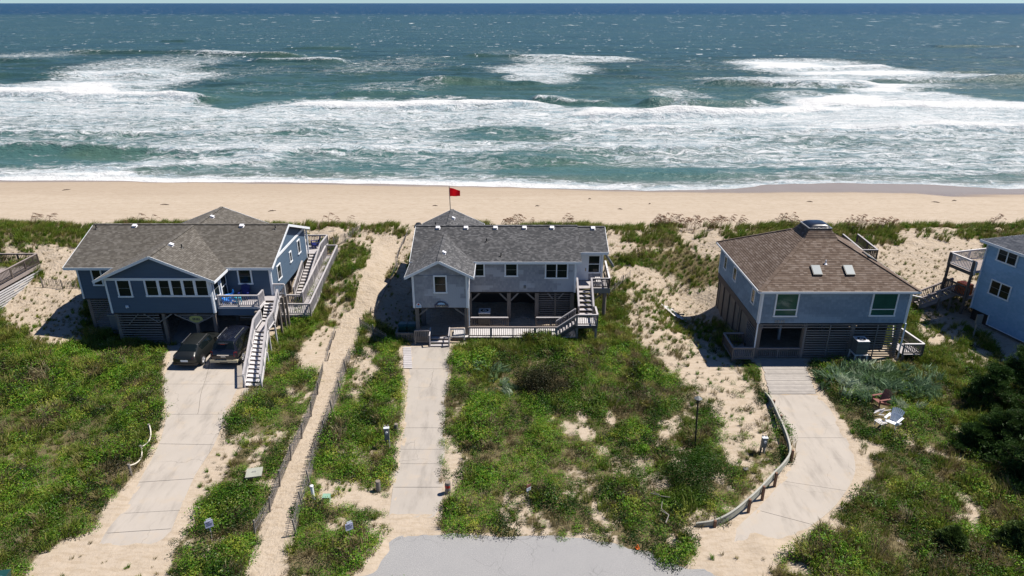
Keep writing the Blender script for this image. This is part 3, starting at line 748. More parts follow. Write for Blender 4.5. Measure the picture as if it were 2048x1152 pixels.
# broad foam belts described by distance from the shore
dep = np.arctan((CAM_H - SEA_Z) / SY); prow = 576 + FPX * np.tan(dep - PITCH)
u_ = SX / (SY * CT + (CAM_H - SEA_Z) * ST) * FPX + 1024
edge = np.interp(u_, [-300, 0, 200, 340, 440, 520, 640, 900, 1130, 1300, 1420, 1500, 1560, 1750, 2048, 2400], [178, 176, 176, 182, 212, 212, 198, 196, 218, 222, 216, 212, 208, 172, 204, 200])
edge = edge + 12 * (fbm(u_ / 90, u_ * 0, 141, 3) - .5)
belt = sstep(-9, 12, prow - edge + 12 * (fbm(u_ / 40, prow / 7, 143, 3) - .5))
inner = np.interp(prow, [150, 200, 240, 262, 300, 330, 345, 352, 368, 385, 420], [.84, .86, .78, .64, .58, .50, .46, .48, .55, .6, .6])
rightw = sstep(900, 1500, u_); leftw = 1 - sstep(300, 620, u_)
inner = inner + .16 * rightw * (prow < 335) - .12 * leftw * (prow > 235) * (prow < 350) + .10 * (1 - sstep(0, 60, np.abs(prow - 230)))
FO = np.maximum(FO, 0) * .8 + belt * inner * .83
for a in [(300, 128, 170, 28, .60), (250, 158, 190, 20, .55), (120, 175, 280, 15, .45), (560, 178, 160, 14, .25), (820, 130, 160, 20, .22), (60, 108, 120, 8, .5), (450, 150, 120, 20, .25), (700, 130, 200, 22, .18), (1010, 103, 90, 8, .7), (1140, 118, 150, 9, .75), (1090, 138, 130, 14, .75), (1080, 158, 90, 12, .65), (1330, 165, 160, 20, .2), (1400, 130, 200, 14, .25),
          (1600, 124, 150, 9, .75), (1680, 142, 210, 10, .7), (1560, 160, 170, 8, .6), (1800, 152, 260, 10, .62), (1690, 170, 200, 12, .55), (1370, 192, 70, 16, .5), (1620, 196, 120, 14, .55), (1900, 170, 200, 8, .3), (1760, 166, 70, 3, -.55), (1980, 186, 110, 9, -.35), (800, 175, 120, 12, .35), (850, 110, 60, 10, .22),
          (1180, 185, 180, 10, .2), (110, 110, 140, 10, .35), (1960, 92, 80, 6, .35), (1560, 128, 100, 8, .35), (640, 150, 100, 14, .12),
          (100, 320, 170, 28, -.28), (280, 300, 140, 10, -.12), (620, 258, 110, 16, -.18), (1010, 268, 140, 18, -.26), (1100, 315, 140, 20, -.18), (1220, 345, 260, 18, -.42), (700, 345, 140, 20, -.15),
          (1640, 338, 180, 9, -.22), (1700, 285, 220, 12, -.12), (1480, 255, 200, 10, -.10), (500, 350, 260, 10, -.05), (1130, 190, 100, 9, -.15),
          (40, 150, 150, 14, -.15)]: blob(*a)
WLS = waterline(SX); FO = FO + .45 * sstep(4.6, 1.0, SY - WLS) * sstep(-3, 0, SY - WLS)
FO = np.clip(FO * (1 - sstep(300, 480, SY) * .85), 0, 1.15)
SHL = 1 - sstep(0, 10, SY - WLS)
def seamat():
    t = NT('surf_water'); p = t.pos(); foam = t.attr('foam'); shl = t.attr('shallow')
    sp = t.n('ShaderNodeSeparateXYZ'); t.set(sp, 0, p); y = sp.outputs[1]
    nb = t.noise(t.scale(p, (.02, .06, 0)), 1.0, 4)
    deep = t.mix(t.mapr(nb, .35, .65), (.022, .056, .056), (.034, .074, .066))
    inn = t.mix(t.noise(t.scale(p, (.05, .12, 0)), 1, 3), (.038, .100, .104), (.066, .135, .118))
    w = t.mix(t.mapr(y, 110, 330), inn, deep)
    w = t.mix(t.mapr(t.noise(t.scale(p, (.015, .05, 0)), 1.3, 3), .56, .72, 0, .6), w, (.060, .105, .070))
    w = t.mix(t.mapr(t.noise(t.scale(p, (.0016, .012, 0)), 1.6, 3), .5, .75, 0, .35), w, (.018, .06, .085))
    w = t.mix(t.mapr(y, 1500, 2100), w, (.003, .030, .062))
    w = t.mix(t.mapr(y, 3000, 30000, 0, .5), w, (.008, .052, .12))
    w = t.mix(t.math('MULTIPLY', shl, .55), w, (.22, .20, .15))
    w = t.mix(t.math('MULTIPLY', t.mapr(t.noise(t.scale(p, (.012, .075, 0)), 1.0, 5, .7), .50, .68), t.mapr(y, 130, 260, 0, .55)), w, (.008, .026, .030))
    w = t.mix(t.math('MULTIPLY', t.mapr(t.noise(t.scale(p, (.05, .20, 0)), 1.0, 4, .7), .52, .70), .45), w, (.07, .125, .115))
    # lace of foam
    pd = t.n('ShaderNodeVectorMath', operation='ADD', ins={0: p, 1: t.scale(t.n('ShaderNodeTexNoise', ins={'Scale': .22, 'Vector': p, 'Detail': 4}).outputs[1], (9, 6, 0))}).outputs[0]
    def lace(sx, sy, wd):
        v = t.n('ShaderNodeTexVoronoi', feature='DISTANCE_TO_EDGE', voronoi_dimensions='2D', ins={'Scale': 1.0}); t.set(v, 'Vector', t.scale(pd, (sx, sy, 0)))
        return t.mapr(v.outputs[0], 0, wd, 1, 0)
    l1 = lace(.16, .42, .30); l2 = lace(.45, 1.0, .32)
    ns = t.noise(t.scale(pd, (.22, .75, 0)), 1.0, 6, .68)
    ns2 = t.noise(t.scale(pd, (.9, 2.2, 0)), 1.0, 4, .7)
    v = t.math('ADD', t.math('MULTIPLY', foam, 1.18), t.math('MULTIPLY', t.math('SUBTRACT', ns, .5), 1.5))
    v = t.math('ADD', v, t.math('MULTIPLY', t.math('SUBTRACT', ns2, .5), .75))
    v = t.math('ADD', v, t.math('MULTIPLY', t.math('SUBTRACT', l1, .35), .20))
    v = t.math('ADD', v, t.math('MULTIPLY', t.math('SUBTRACT', l2, .35), .15))
    f = t.mapr(v, .38, .98)
    # white horses out at sea
    wc = t.noise(t.scale(p, (.045, .10, 0)), 1.0, 2, .4); wc2 = t.noise(t.scale(p, (.24, .11, 0)), 1.0, 2, .5)
    whc = t.math('MULTIPLY', t.mapr(wc, .50, .62), t.mapr(wc2, .61, .68)); 
    wc3 = t.noise(t.scale(p, (.018, .030, 0)), 1.0, 2, .4); wc4 = t.noise(t.scale(p, (.075, .020, 0)), 1.0, 2, .5)
    whf = t.math('MULTIPLY', t.mapr(wc3, .52, .62), t.mapr(wc4, .61, .67))
    wh = t.math('MAXIMUM', t.math('MULTIPLY', whc, t.mapr(y, 1200, 500)), t.math('MULTIPLY', whf, t.mapr(y, 600, 1100)))
    f = t.math('MAXIMUM', f, t.math('MULTIPLY', wh, t.mapr(y, 260, 380)))
    fs = t.noise(t.scale(pd, (.07, .55, 0)), 1.0, 5, .75)
    fcol = t.mix(t.mapr(t.math('ADD', t.math('MULTIPLY', fs, .65), t.math('MULTIPLY', ns2, .35)), .38, .60), (.22, .30, .34), (.60, .62, .63))  # blue-grey shading of the foam put into its colour
    fcol = t.mix(t.mapr(foam, .85, 1.05), fcol, (.64, .65, .65))
    c = t.mix(t.math('MULTIPLY', f, .96), w, fcol)
    rg = t.math('ADD', .32, t.math('MULTIPLY', f, .6))
    hb = t.math('ADD', t.math('MULTIPLY', t.noise(t.scale(p, (.35, .9, 0)), 1.0, 5, .65), .9), t.math('MULTIPLY', t.math('MULTIPLY', f, ns2), .9))
    hf = t.noise(t.scale(p, (.05, .11, 0)), 1.0, 6, .7)
    b = t.bsdf(c, rg, spec=.16)
    bn = t.n('ShaderNodeBump', ins={'Strength': .8, 'Distance': .5}); t.set(bn, 'Height', hb)
    b2 = t.n('ShaderNodeBump', ins={'Strength': .7, 'Distance': 3.0}); t.set(b2, 'Height', hf); t.set(b2, 'Normal', bn)
    t.set(b, 'Normal', b2)
    return t.m
M['sea'] = seamat()
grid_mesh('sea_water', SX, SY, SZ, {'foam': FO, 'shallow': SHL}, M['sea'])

# road
def patch_mesh(name, poly, step, zf, mat, edge_w=1.2, inset=0.0):
    xs = [p[0] for p in poly]; ys = [p[1] for p in poly]
    x = np.arange(min(xs), max(xs) + step, step); y = np.arange(min(ys), max(ys) + step, step)
    X, Y = np.meshgrid(x, y); d = sdist(X, Y, poly) + .25 * (fbm(X / .8, Y / .8, 151, 3) - .5)
    ny, nx = X.shape; keep = d < inset
    vid = -np.ones(X.size, int); f = []; kr = keep
    q = kr[:-1, :-1] | kr[1:, :-1] | kr[:-1, 1:] | kr[1:, 1:]
    rr, cc = np.nonzero(q); vs = {}; co = []; ed = []
    def vi(r, c):
        k = (r, c)
        if k not in vs: vs[k] = len(co); co.append((X[r, c], Y[r, c], zf)); ed.append(float(sstep(-edge_w, inset, d[r, c])))
        return vs[k]
    for r, c in zip(rr, cc): f.append((vi(r, c), vi(r, c + 1), vi(r + 1, c + 1), vi(r + 1, c)))
    me = bpy.data.meshes.new(name); me.from_pydata(co, [], f); me.materials.append(mat)
    at = me.attributes.new('edge', 'FLOAT', 'POINT'); at.data.foreach_set('value', ed); me.update()
    o = bpy.data.objects.new(name, me); link(o, None, I4); return o
struct(patch_mesh('road', road_poly, .2, -.035, M['asphalt'], .6, .25))

def slab_drive(name, label, Ls, Rs, cuts, mat, split=None, z=.02):
    root = thing(name, label, 'driveway', (Ls[0][0], Ls[0][1], 0)); root['kind'] = 'structure'
    def res(a):
        out = []
        n = len(a)
        for i in range(n - 1):
            p0, p1, p2, p3 = [Vector(a[max(0, min(n - 1, i + k))] + (0,)) for k in (-1, 0, 1, 2)]
            for j in range(6):
                t = j / 6; out.append(.5 * ((2 * p1) + (p2 - p0) * t + (2 * p0 - 5 * p1 + 4 * p2 - p3) * t * t + (3 * p1 - p0 - 3 * p2 + p3) * t ** 3))
        out.append(Vector(a[-1] + (0,))); return out
    L, Rr = res(Ls), res(Rs); n = len(L)
    cuts = [0] + [int(c * 6) for c in cuts] + [n - 1]
    for k in range(len(cuts) - 1):
        i0, i1 = cuts[k], cuts[k + 1]
        bands = [(0, 1)] if not (split and k < split[1]) else [(0, split[0]), (split[0], 1)]
        for f0, f1 in bands:
            b = MB(); zz = z + rnd.uniform(-.004, .004)
            def pt(i, f, first, last):
                a = L[i].lerp(Rr[i], f).copy()
                w = (Rr[i] - L[i]).normalized()
                if f == f0 and f > 0: a += w * .012
                if f == f1 and f < 1: a -= w * .012
                if first and i > 0: a += (L[i + 1] - L[i]).normalized() * .012
                if last and i < n - 1: a -= (L[i] - L[i - 1]).normalized() * .012
                a.z = zz; return a
            A = [pt(i, f0, i == i0, i == i1) for i in range(i0, i1 + 1)]; B = [pt(i, f1, i == i0, i == i1) for i in range(i0, i1 + 1)]
            dn = Vector((0, 0, -.14))
            for i in range(len(A) - 1):
                b.poly([A[i], A[i + 1], B[i + 1], B[i]]); b.poly([A[i] + dn, A[i + 1] + dn, A[i + 1], A[i]][::-1]); b.poly([B[i] + dn, B[i + 1] + dn, B[i + 1], B[i]])
            b.poly([A[0], B[0], B[0] + dn, A[0] + dn]); b.poly([A[-1], A[-1] + dn, B[-1] + dn, B[-1]])
            b.build('concrete_slab', M[mat], root)
    return root
slab_drive('left_driveway', 'wide pale concrete driveway running from the two dark cars to the road', drA_L, drA_R, [2.6, 4, 5, 6.2, 7.4, 8.3], 'concrete', (.52, 2))
slab_drive('middle_driveway', 'narrow straight concrete driveway leading to the steps of the grey middle house', drB_L, drB_R, [1, 3, 4, 5, 6], 'concreteB')
slab_drive('right_driveway', 'curving concrete driveway from the plank walk of the brown-roofed house to the road', drC_L, drC_R, [2, 4.6, 6], 'concrete')
# ------------------------------------------------------------------ left house: navy siding, taupe roof
def grd(x, y): return float(terrain(np.array([float(x)]), np.array([float(y)]))[0])
V = Vector
A = thing('stilt_house', 'navy blue stilt house with taupe shingle roof, behind the two parked dark cars', 'house', (-26, 50, 0))
wA = MB()
wA.box(-29.9, -22.2, 46.4, 49.3, 2.62, 5.3); wA.box(-33.6, -18.68, 49.1, 58.6, 2.62, 5.3)
wA.slab([(-29.9, 46.4, 5.3), (-22.2, 46.4, 5.3), (-26.05, 46.4, 7.0)], 6.5, (0, -1, 0))
wA.slab([(-18.68, 49.1, 5.3), (-18.68, 58.3, 5.3), (-18.68, 53.7, 7.05)], .5, (1, 0, 0))
wA.slab([(-33.6, 58.6, 5.3), (-33.6, 49.1, 5.3), (-33.6, 53.7, 7.05)], .5, (-1, 0, 0))
wA.build('wall', M['lapA'], A)
sd = MB()
courses(sd, [(-29.9, 46.4, 2.62), (-22.2, 46.4, 2.62), (-22.2, 46.4, 5.3), (-29.9, 46.4, 5.3)], .13, .022, face=(0, -1, 0))
courses(sd, [(-29.9, 46.4, 5.3), (-22.2, 46.4, 5.3), (-26.05, 46.4, 7.0)], .13, .022, face=(0, -1, 0))
courses(sd, [(-33.6, 49.1, 2.62), (-29.9, 49.1, 2.62), (-29.9, 49.1, 5.3), (-33.6, 49.1, 5.3)], .13, .022, face=(0, -1, 0))
courses(sd, [(-22.2, 49.1, 2.62), (-18.68, 49.1, 2.62), (-18.68, 49.1, 5.3), (-22.2, 49.1, 5.3)], .13, .022, face=(0, -1, 0))
courses(sd, [(-22.2, 46.4, 2.62), (-22.2, 49.1, 2.62), (-22.2, 49.1, 5.3), (-22.2, 46.4, 5.3)], .13, .022, face=(1, 0, 0))
courses(sd, [(-18.68, 49.1, 2.62), (-18.68, 58.6, 2.62), (-18.68, 58.6, 5.3), (-18.68, 49.1, 5.3)], .13, .022, face=(1, 0, 0))
courses(sd, [(-18.68, 49.1, 5.3), (-18.68, 58.2, 5.3), (-18.68, 53.7, 7.0)], .13, .022, face=(1, 0, 0))
courses(sd, [(-33.6, 49.1, 2.62), (-33.6, 58.6, 2.62), (-33.6, 58.6, 5.3), (-33.6, 49.1, 5.3)], .13, .022, face=(-1, 0, 0))
courses(sd, [(-29.9, 46.4, 2.62), (-29.9, 49.1, 2.62), (-29.9, 49.1, 5.3), (-29.9, 46.4, 5.3)], .13, .022, face=(-1, 0, 0))
# apron of siding below the balcony
sd.box(-22.2, -19.0, 46.86, 46.94, 2.2, 2.78)
courses(sd, [(-22.2, 46.86, 2.2), (-19.0, 46.86, 2.2), (-19.0, 46.86, 2.78), (-22.2, 46.86, 2.78)], .13, .022, face=(0, -1, 0))
sd.build('siding', M['lapA'], A, stuff=True)
gable_x(A, -34.25, -18.3, 48.62, 5.36, 53.6, 7.27, 59.0, 5.3, 'roofA')
gable_y(A, -30.55, -21.72, 5.28, -26.1, 7.2, 46.05, 53.6, 'roofA')
gable_y(A, -31.2, -20.4, 5.1, -25.85, 7.22, 53.6, 58.9, 'roofA', front=False, back=True)
for x, y, s in ((-29.9, 46.4, -1), (-22.2, 46.4, 1), (-33.6, 49.1, -1), (-18.68, 49.1, 1)):
    piece('corner_board', M['white'], A, (x - s * .05, y - .03, 2.6), (x - s * .05, y - .03, 5.3), .12, .05, (0, 1, 0))
    piece('corner_board', M['white'], A, (x + s * .035, y + .05, 2.6), (x + s * .035, y + .05, 5.3), .04, .12, (0, 1, 0))
piece('corner_board', M['white'], A, (-18.64, 58.4, 2.6), (-18.64, 58.4, 5.3), .04, .12, (0, 1, 0))
piece('frieze_board', M['white'], A, (-29.9, 46.36, 5.33), (-22.2, 46.36, 5.33), .045, .2)
piece('frieze_board', M['white'], A, (-18.64, 49.3, 5.42), (-18.64, 58.3, 5.42), .045, .2)
piece('frieze_board', M['white'], A, (-22.2, 49.06, 5.2), (-18.7, 49.06, 5.2), .045, .16)
piece('porch_post', M['white'], A, (-18.6, 58.85, 2.9), (-18.6, 58.85, 5.2), .12, .12, (0, 1, 0))
def onY(px, py, Y): return aty(px, py, Y)
def win_px(parent, x0, y0, x1, y1, Y, **k):       # window from photo corners on an upright wall y = Y
    a = aty(x0, y0, Y); b = aty(x1, y1, Y); c = (a + b) / 2
    return window(parent, (c.x, Y - .02, c.z), (0, -1, 0), abs(b.x - a.x), abs(a.z - b.z), **k)
win_px(A, 230, 558, 268, 594, 46.4)
b0 = aty(286, 556, 46.4); b1 = aty(422, 593, 46.4)
window(A, ((b0.x + b1.x) / 2, 46.38, (b0.z + b1.z) / 2), (0, -1, 0), b1.x - b0.x, b0.z - b1.z, cols=5, rows=2, fr=.13, glass='glass', mull=.1)
win_px(A, 180, 537, 210, 571, 49.1)
win_px(A, 473, 535, 507, 568, 49.1)
for Yc, zc, w, h in ((50.9, 4.15, .95, 1.25), (54.0, 4.3, .6, .95), (56.4, 4.35, .8, 1.25)):
    window(A, (-18.66, Yc, zc), (1, 0, 0), w, h, fr=.09)
window(A, (-22.18, 47.15, 4.3), (1, 0, 0), 1.0, 1.5, fr=.1)
dr = MB(); dr.box(-22.19, -22.10, 47.85, 48.95, 2.92, 5.12); d_ = dr.build('glazed_door', M['white'], A)
for a, b in ((3.15, 3.95), (4.05, 4.95)):
    p = MB(); p.box(-22.12, -22.085, 48.02, 48.78, a, b); p.build('pane', M['glass'], d_)
k = MB(); k.tube([(-22.10, 48.84, 3.95), (-22.03, 48.84, 3.95)], .03, 8); k.build('handle', M['brass'], d_)
lt = MB(); lt.box(-28.75, -28.55, 46.31, 46.39, 3.05, 3.23); lt.lathe((-28.65, 46.27, 3.06), [(.05, 0), (.06, .12)], 8); lt.build('dryer_vent', M['white'], A)
# under the house
for x in (-29.7, -26.2, -22.4, -19.2):
    for y in (46.62, 50.5, 54.5, 58.2):
        if x == -29.7 or y > 46.7 or x > -28: post(A, x, y, grd(x, y) - .3, 2.62, .12, mat='pile')
for x in (-33.3,):
    for y in (49.3, 54, 58.2): post(A, x, y, grd(x, y) - .3, 2.62, .12)
fl = MB(); fl.box(-29.9, -22.2, 46.45, 49.2, 2.5, 2.61); fl.box(-33.55, -18.75, 49.15, 58.5, 2.5, 2.61); fl.build('floor_framing', M['dark'], A)
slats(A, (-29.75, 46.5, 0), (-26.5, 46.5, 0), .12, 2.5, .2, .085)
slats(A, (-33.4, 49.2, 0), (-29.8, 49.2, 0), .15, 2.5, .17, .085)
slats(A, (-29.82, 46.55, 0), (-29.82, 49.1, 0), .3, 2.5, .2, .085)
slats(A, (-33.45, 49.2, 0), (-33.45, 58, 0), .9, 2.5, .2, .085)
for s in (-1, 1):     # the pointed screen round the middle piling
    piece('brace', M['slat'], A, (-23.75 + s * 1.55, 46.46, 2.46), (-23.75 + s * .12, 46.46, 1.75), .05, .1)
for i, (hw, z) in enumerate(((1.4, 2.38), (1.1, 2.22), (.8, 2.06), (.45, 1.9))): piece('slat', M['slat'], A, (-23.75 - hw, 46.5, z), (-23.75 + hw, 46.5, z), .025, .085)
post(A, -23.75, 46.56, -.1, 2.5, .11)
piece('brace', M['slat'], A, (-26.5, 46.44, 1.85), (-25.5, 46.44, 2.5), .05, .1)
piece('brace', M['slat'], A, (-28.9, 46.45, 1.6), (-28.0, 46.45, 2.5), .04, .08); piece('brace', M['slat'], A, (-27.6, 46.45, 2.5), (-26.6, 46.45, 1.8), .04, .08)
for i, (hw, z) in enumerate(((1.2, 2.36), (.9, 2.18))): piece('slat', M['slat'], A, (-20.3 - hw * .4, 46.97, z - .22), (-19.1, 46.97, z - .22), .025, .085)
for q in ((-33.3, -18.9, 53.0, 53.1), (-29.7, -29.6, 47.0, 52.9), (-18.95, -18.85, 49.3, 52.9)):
    bk = MB(); bk.box(q[0], q[1], q[2], q[3], -.3, 2.5); bk.build('light_block_wall', M['dark'], A)  # near-black walls added to stop sunlight leaking in under the floor
ps = thing('plaque', 'olive yellow oval number plaque on the slatted screen of the navy house', 'sign', (-23.75, 46.42, 2.05))
b = MB(); n_ = 20
pl = [(-23.75 + .5 * math.copysign(abs(math.cos(t)) ** .6, math.cos(t)), 46.44, 2.07 + .27 * math.copysign(abs(math.sin(t)) ** .8, math.sin(t))) for t in [2 * math.pi * i / n_ for i in range(n_)]]
b.slab(pl, .03, (0, -1, 0)); b.build('board', M['yellow'], ps)
b = MB()
for i, (x, w) in enumerate(((-.22, .06), (-.10, .07), (.02, .05), (.13, .07), (.24, .05))): b.box(-23.75 + x - w / 2, -23.75 + x + w / 2, 46.425, 46.438, 1.98, 2.16)
b.build('carved_number', M['ink'], ps)
def pl_roof(px, py, kind):      # height of vents: on the front slope of a gable roof
    return None
nA = (0, -(7.27 - 5.36), 53.6 - 48.62)
for px, py in ((270, 453), (484, 453)): roof_vent(A, onplane(px, py, (0, 48.62, 5.36), nA), nA)
for px, py in ((193, 458), (551, 458)): pipe(A, onplane(px, py, (0, 48.62, 5.36), nA), .35)
nAr = (7.2 - 5.28, 0, 26.1 - 21.72)
roof_vent(A, onplane(342, 491, (-21.72, 0, 5.28), nAr), nAr); pipe(A, onplane(364, 496, (-21.72, 0, 5.28), nAr), .3)
pipe(A, onplane(219, 534, (-30.55, 0, 5.28), (-nAr[0], 0, nAr[2])), .35)
roof_vent(A, onplane(424, 435, (-20.4, 0, 5.1), (2.12, 0, 5.45)), (2.12, 0, 5.45))

# balcony and front stair of the left house
bal = thing('balcony', 'small railed balcony with blue chairs beside the front stair of the navy house', 'balcony', (-20.6, 47.2, 2.9))
for i in range(15):
    y = 46.95 + i * .15
    piece('deck_board', M['deck'], bal, (-22.15, y, 2.87), (-18.0 if y > 48.0 else -19.0, y, 2.87), .14, .035)
piece('rim_board', M['whitew'], bal, (-22.15, 46.83, 2.83), (-19.0, 46.83, 2.83), .04, .14)
piece('rim_board', M['whitew'], bal, (-18.98, 46.85, 2.80), (-18.98, 48.05, 2.80), .04, .2)
railing(bal, (-22.08, 46.92, 2.89), (-19.05, 46.92, 2.89), .92, .15)
railing(bal, (-19.03, 46.92, 2.89), (-19.03, 48.0, 2.89), .92, .15)
railing(bal, (-18.6, 49.15, 2.89), (-17.75, 49.15, 2.89), .92, .13, bal='whitew')
post(bal, -17.95, 48.9, 0, 2.8, .07); post(bal, -17.95, 47.9, 0, 2.8, .07); post(bal, -17.75, 49.1, 0, 2.8, .07)
fs = thing('front_stair', 'long pale grey wooden stair with a mid landing beside the black suv', 'staircase', (-17.9, 44, 0))
T = [(-18.95, 48.0, 2.87), (-17.95, 48.0, 2.87)]; L1 = [(-18.86, 46.6, 1.78), (-17.9, 46.4, 1.78)]; L2 = [(-18.80, 45.0, 1.76), (-17.88, 44.9, 1.76)]; Bt = [(-18.0, 40.0, 0.03), (-16.95, 40.0, 0.03)]
stairs(fs, T[0], T[1], L1[0], L1[1], 6, 'whitew')
for i in range(11):
    f = (i + .5) / 11; a = V(L1[0]).lerp(V(L2[0]), f); b_ = V(L1[1]).lerp(V(L2[1]), f)
    piece('deck_board', M['deck'], fs, a, b_, .14, .035)
stairs(fs, L2[0], L2[1], Bt[0], Bt[1], 13, 'whitew')
for p, q in ((T[1], L1[1]), (L1[0], L2[0]), (L1[1], L2[1]), (L2[0], Bt[0]), (L2[1], Bt[1])):
    s_ = .04 if p in (T[1], L1[1], L2[1]) else -.04
    railing(fs, V(p) + V((s_, 0, .03)), V(q) + V((s_, 0, .03)), .95, .15, bal='whitew')
for x, y, z in ((-17.85, 46.3, 1.7), (-17.85, 44.9, 1.7), (-18.8, 45.0, 1.7), (-17.5, 43.2, 1.0), (-18.5, 43.2, 1.0)): post(fs, x, y, -.2, z, .05, mat='whitew')
pad = MB(); pad.box(-18.0, -16.9, 38.95, 39.9, -.1, .035); pad.build('bottom_pad', M['concrete'], fs)

# back deck, side stair and ramp
bd = thing('back_deck', 'railed back deck at the seaward corner of the navy house', 'deck', (-19, 60, 2.9))
for i in range(17): piece('deck_board', M['deck'], bd, (-25, 58.75 + i * .15, 2.88), (-17.35, 58.75 + i * .15, 2.88), .14, .035)
railing(bd, (-25, 61.2, 2.9), (-17.4, 61.2, 2.9), .95, .15, bal='deckB'); railing(bd, (-17.4, 61.2, 2.9), (-17.4, 58.7, 2.9), .95, .15)
for x in (-24.8, -21, -17.5): post(bd, x, 61.1, grd(x, 61) - .2, 2.85, .08)
ss = thing('side_stair', 'grey wooden stair rising along the sunlit side wall of the navy house', 'staircase', (-18, 56, 1))
stairs(ss, (-18.45, 58.7, 2.88), (-17.42, 58.7, 2.88), (-18.35, 53.0, .95), (-17.35, 53.0, .95), 14)
railing(ss, (-17.40, 58.7, 2.92), (-17.33, 53.0, .98), .95, .15); railing(ss, (-18.5, 56.4, 2.1), (-18.4, 53.0, .98), .95, .15)
rp = thing('ramp', 'long pale boardwalk ramp with railings between the side stair and green dune scrub', 'boardwalk', (-16.7, 55, 1))
def rz_(y): return .85 + (y - 50) * .155 if y < 59.7 else 2.35
for i in range(70):
    y = 49.95 + i * .142; piece('deck_board', M['deck'], rp, (-17.2, y, rz_(y)), (-16.25, y, rz_(y)), .13, .035)
for i in range(13): piece('deck_board', M['deck'], rp, (-18.6, 50.0 + i * .142, .82), (-17.25, 50.0 + i * .142, .82), .13, .035)
railing(rp, (-17.24, 51.6, rz_(51.6)), (-17.24, 59.7, rz_(59.7)), .95, .15); railing(rp, (-16.2, 49.9, rz_(50)), (-16.2, 59.8, rz_(59.8)), .95, .15)
railing(rp, (-17.24, 59.85, 2.36), (-16.2, 59.85, 2.36), .95, .12, bal='deckB'); railing(rp, (-18.6, 49.9, .85), (-16.2, 49.9, .85), .95, .15)
railing(rp, (-18.6, 51.7, .85), (-17.3, 51.7, .85), .95, .15)
for y in (50, 52.5, 55, 57.5, 59.7):
    for x in (-17.2, -16.22): post(rp, x, y, grd(x, y) - .3, rz_(y), .055, mat='whitew')
for x in (-18.5,): post(rp, x, 50, -.2, .82, .06)
piece('stringer', M['deck'], rp, (-16.22, 49.9, rz_(50) - .12), (-16.22, 59.7, rz_(59.7) - .12), .05, .2); piece('stringer', M['deck'], rp, (-18.6, 49.92, .7), (-16.2, 49.92, .7), .05, .2)

# ------------------------------------------------------------------ middle house: grey shakes, charcoal roof
B = thing('stilt_house', 'grey shake stilt house with charcoal roof and red flag behind, middle of the three', 'house', (-1, 51, 0))
wB = MB()
wB.box(-7.45, -3.36, 47.3, 50.6, 2.64, 5.2); wB.box(-7.45, 5.05, 50.3, 58.6, 2.68, 5.2); wB.box(5.06, 7.4, 52.3, 58.4, 2.88, 5.25)
wB.slab([(-7.45, 47.3, 5.2), (-3.36, 47.3, 5.2), (-5.42, 47.3, 6.35)], 3, (0, -1, 0))
wB.build('wall', M['shakeB'], B)
sd = MB(); E_ = .19
def face_y(mb, x0, x1, y, z0, z1, e=E_, l=.032): courses(mb, [(x0, y, z0), (x1, y, z0), (x1, y, z1), (x0, y, z1)], e, l, face=(0, -1, 0))
def face_x(mb, x, y0, y1, z0, z1, s, e=E_, l=.032): courses(mb, [(x, y0, z0), (x, y1, z0), (x, y1, z1), (x, y0, z1)], e, l, face=(s, 0, 0))
face_y(sd, -7.45, -3.36, 47.3, 2.64, 5.2); courses(sd, [(-7.45, 47.3, 5.2), (-3.36, 47.3, 5.2), (-5.42, 47.3, 6.35)], E_, .02, face=(0, -1, 0))
face_y(sd, -3.36, 5.05, 50.3, 2.68, 5.2); face_y(sd, 5.05, 7.4, 52.3, 2.88, 5.3); face_x(sd, -3.36, 47.3, 50.3, 2.64, 5.2, 1); face_x(sd, -7.45, 47.3, 58.6, 2.64, 5.2, -1); face_x(sd, 7.4, 52.3, 58.4, 2.88, 5.3, 1)
face_x(sd, 5.05, 50.3, 52.3, 2.68, 5.2, 1)
sd.build('shakes', M['shakeB'], B, stuff=True)
yr, zr_ = 54.5, 6.86
gable_x(B, -8.0, 5.45, 50.02, 5.32, yr, zr_, 59.0, 5.3, 'roofB', rake=(1, 0))
gable_x(B, 5.45, 7.72, 51.45, 5.60, 54.45, 6.78, 58.7, 5.3, 'roofB', rake=(0, 1))
gable_y(B, -7.98, -2.86, 5.2, -5.42, 6.5, 47.0, 53.9, 'roofB')
gable_y(B, -8.1, -2.5, 5.55, -5.35, 6.9, 54.4, 59.2, 'roofB', front=False, back=True)
piece('frieze_board', M['shakeB'], B, (-7.4, 47.26, 5.24), (-3.4, 47.26, 5.24), .04, .03)
for x, y, s in ((-7.45, 47.3, -1), (-3.36, 47.3, 1), (5.05, 50.3, 1), (7.4, 52.3, 1)):
    piece('corner_board', M['white'], B, (x - s * .05, y - .035, 2.62), (x - s * .05, y - .035, 5.22), .12, .05, (0, 1, 0))
    piece('corner_board', M['white'], B, (x + s * .04, y + .05, 2.62), (x + s * .04, y + .05, 5.22), .04, .14, (0, 1, 0))
win_px(B, 866, 550, 895, 586, 47.3); win_px(B, 948, 525, 970, 553, 50.3); win_px(B, 1009, 525, 1036, 553, 50.3)
a = aty(1090, 524, 50.3); b_ = aty(1136, 557, 50.3); window(B, ((a.x + b_.x) / 2, 50.28, (a.z + b_.z) / 2), (0, -1, 0), b_.x - a.x, a.z - b_.z, cols=2)
a = aty(1174, 509, 52.3); b_ = aty(1200, 546, 52.3); window(B, ((a.x + b_.x) / 2, 52.28, (a.z + b_.z) / 2), (0, -1, 0), b_.x - a.x, a.z - b_.z, sash=True)
dd = MB(); dd.box(5.16, 6.16, 52.20, 52.29, 2.92, 5.15); dd.box(5.05, 5.15, 52.19, 52.29, 2.9, 5.25); dd.box(6.17, 6.27, 52.19, 52.29, 2.9, 5.25); dd = dd.build('front_door', M['white'], B)
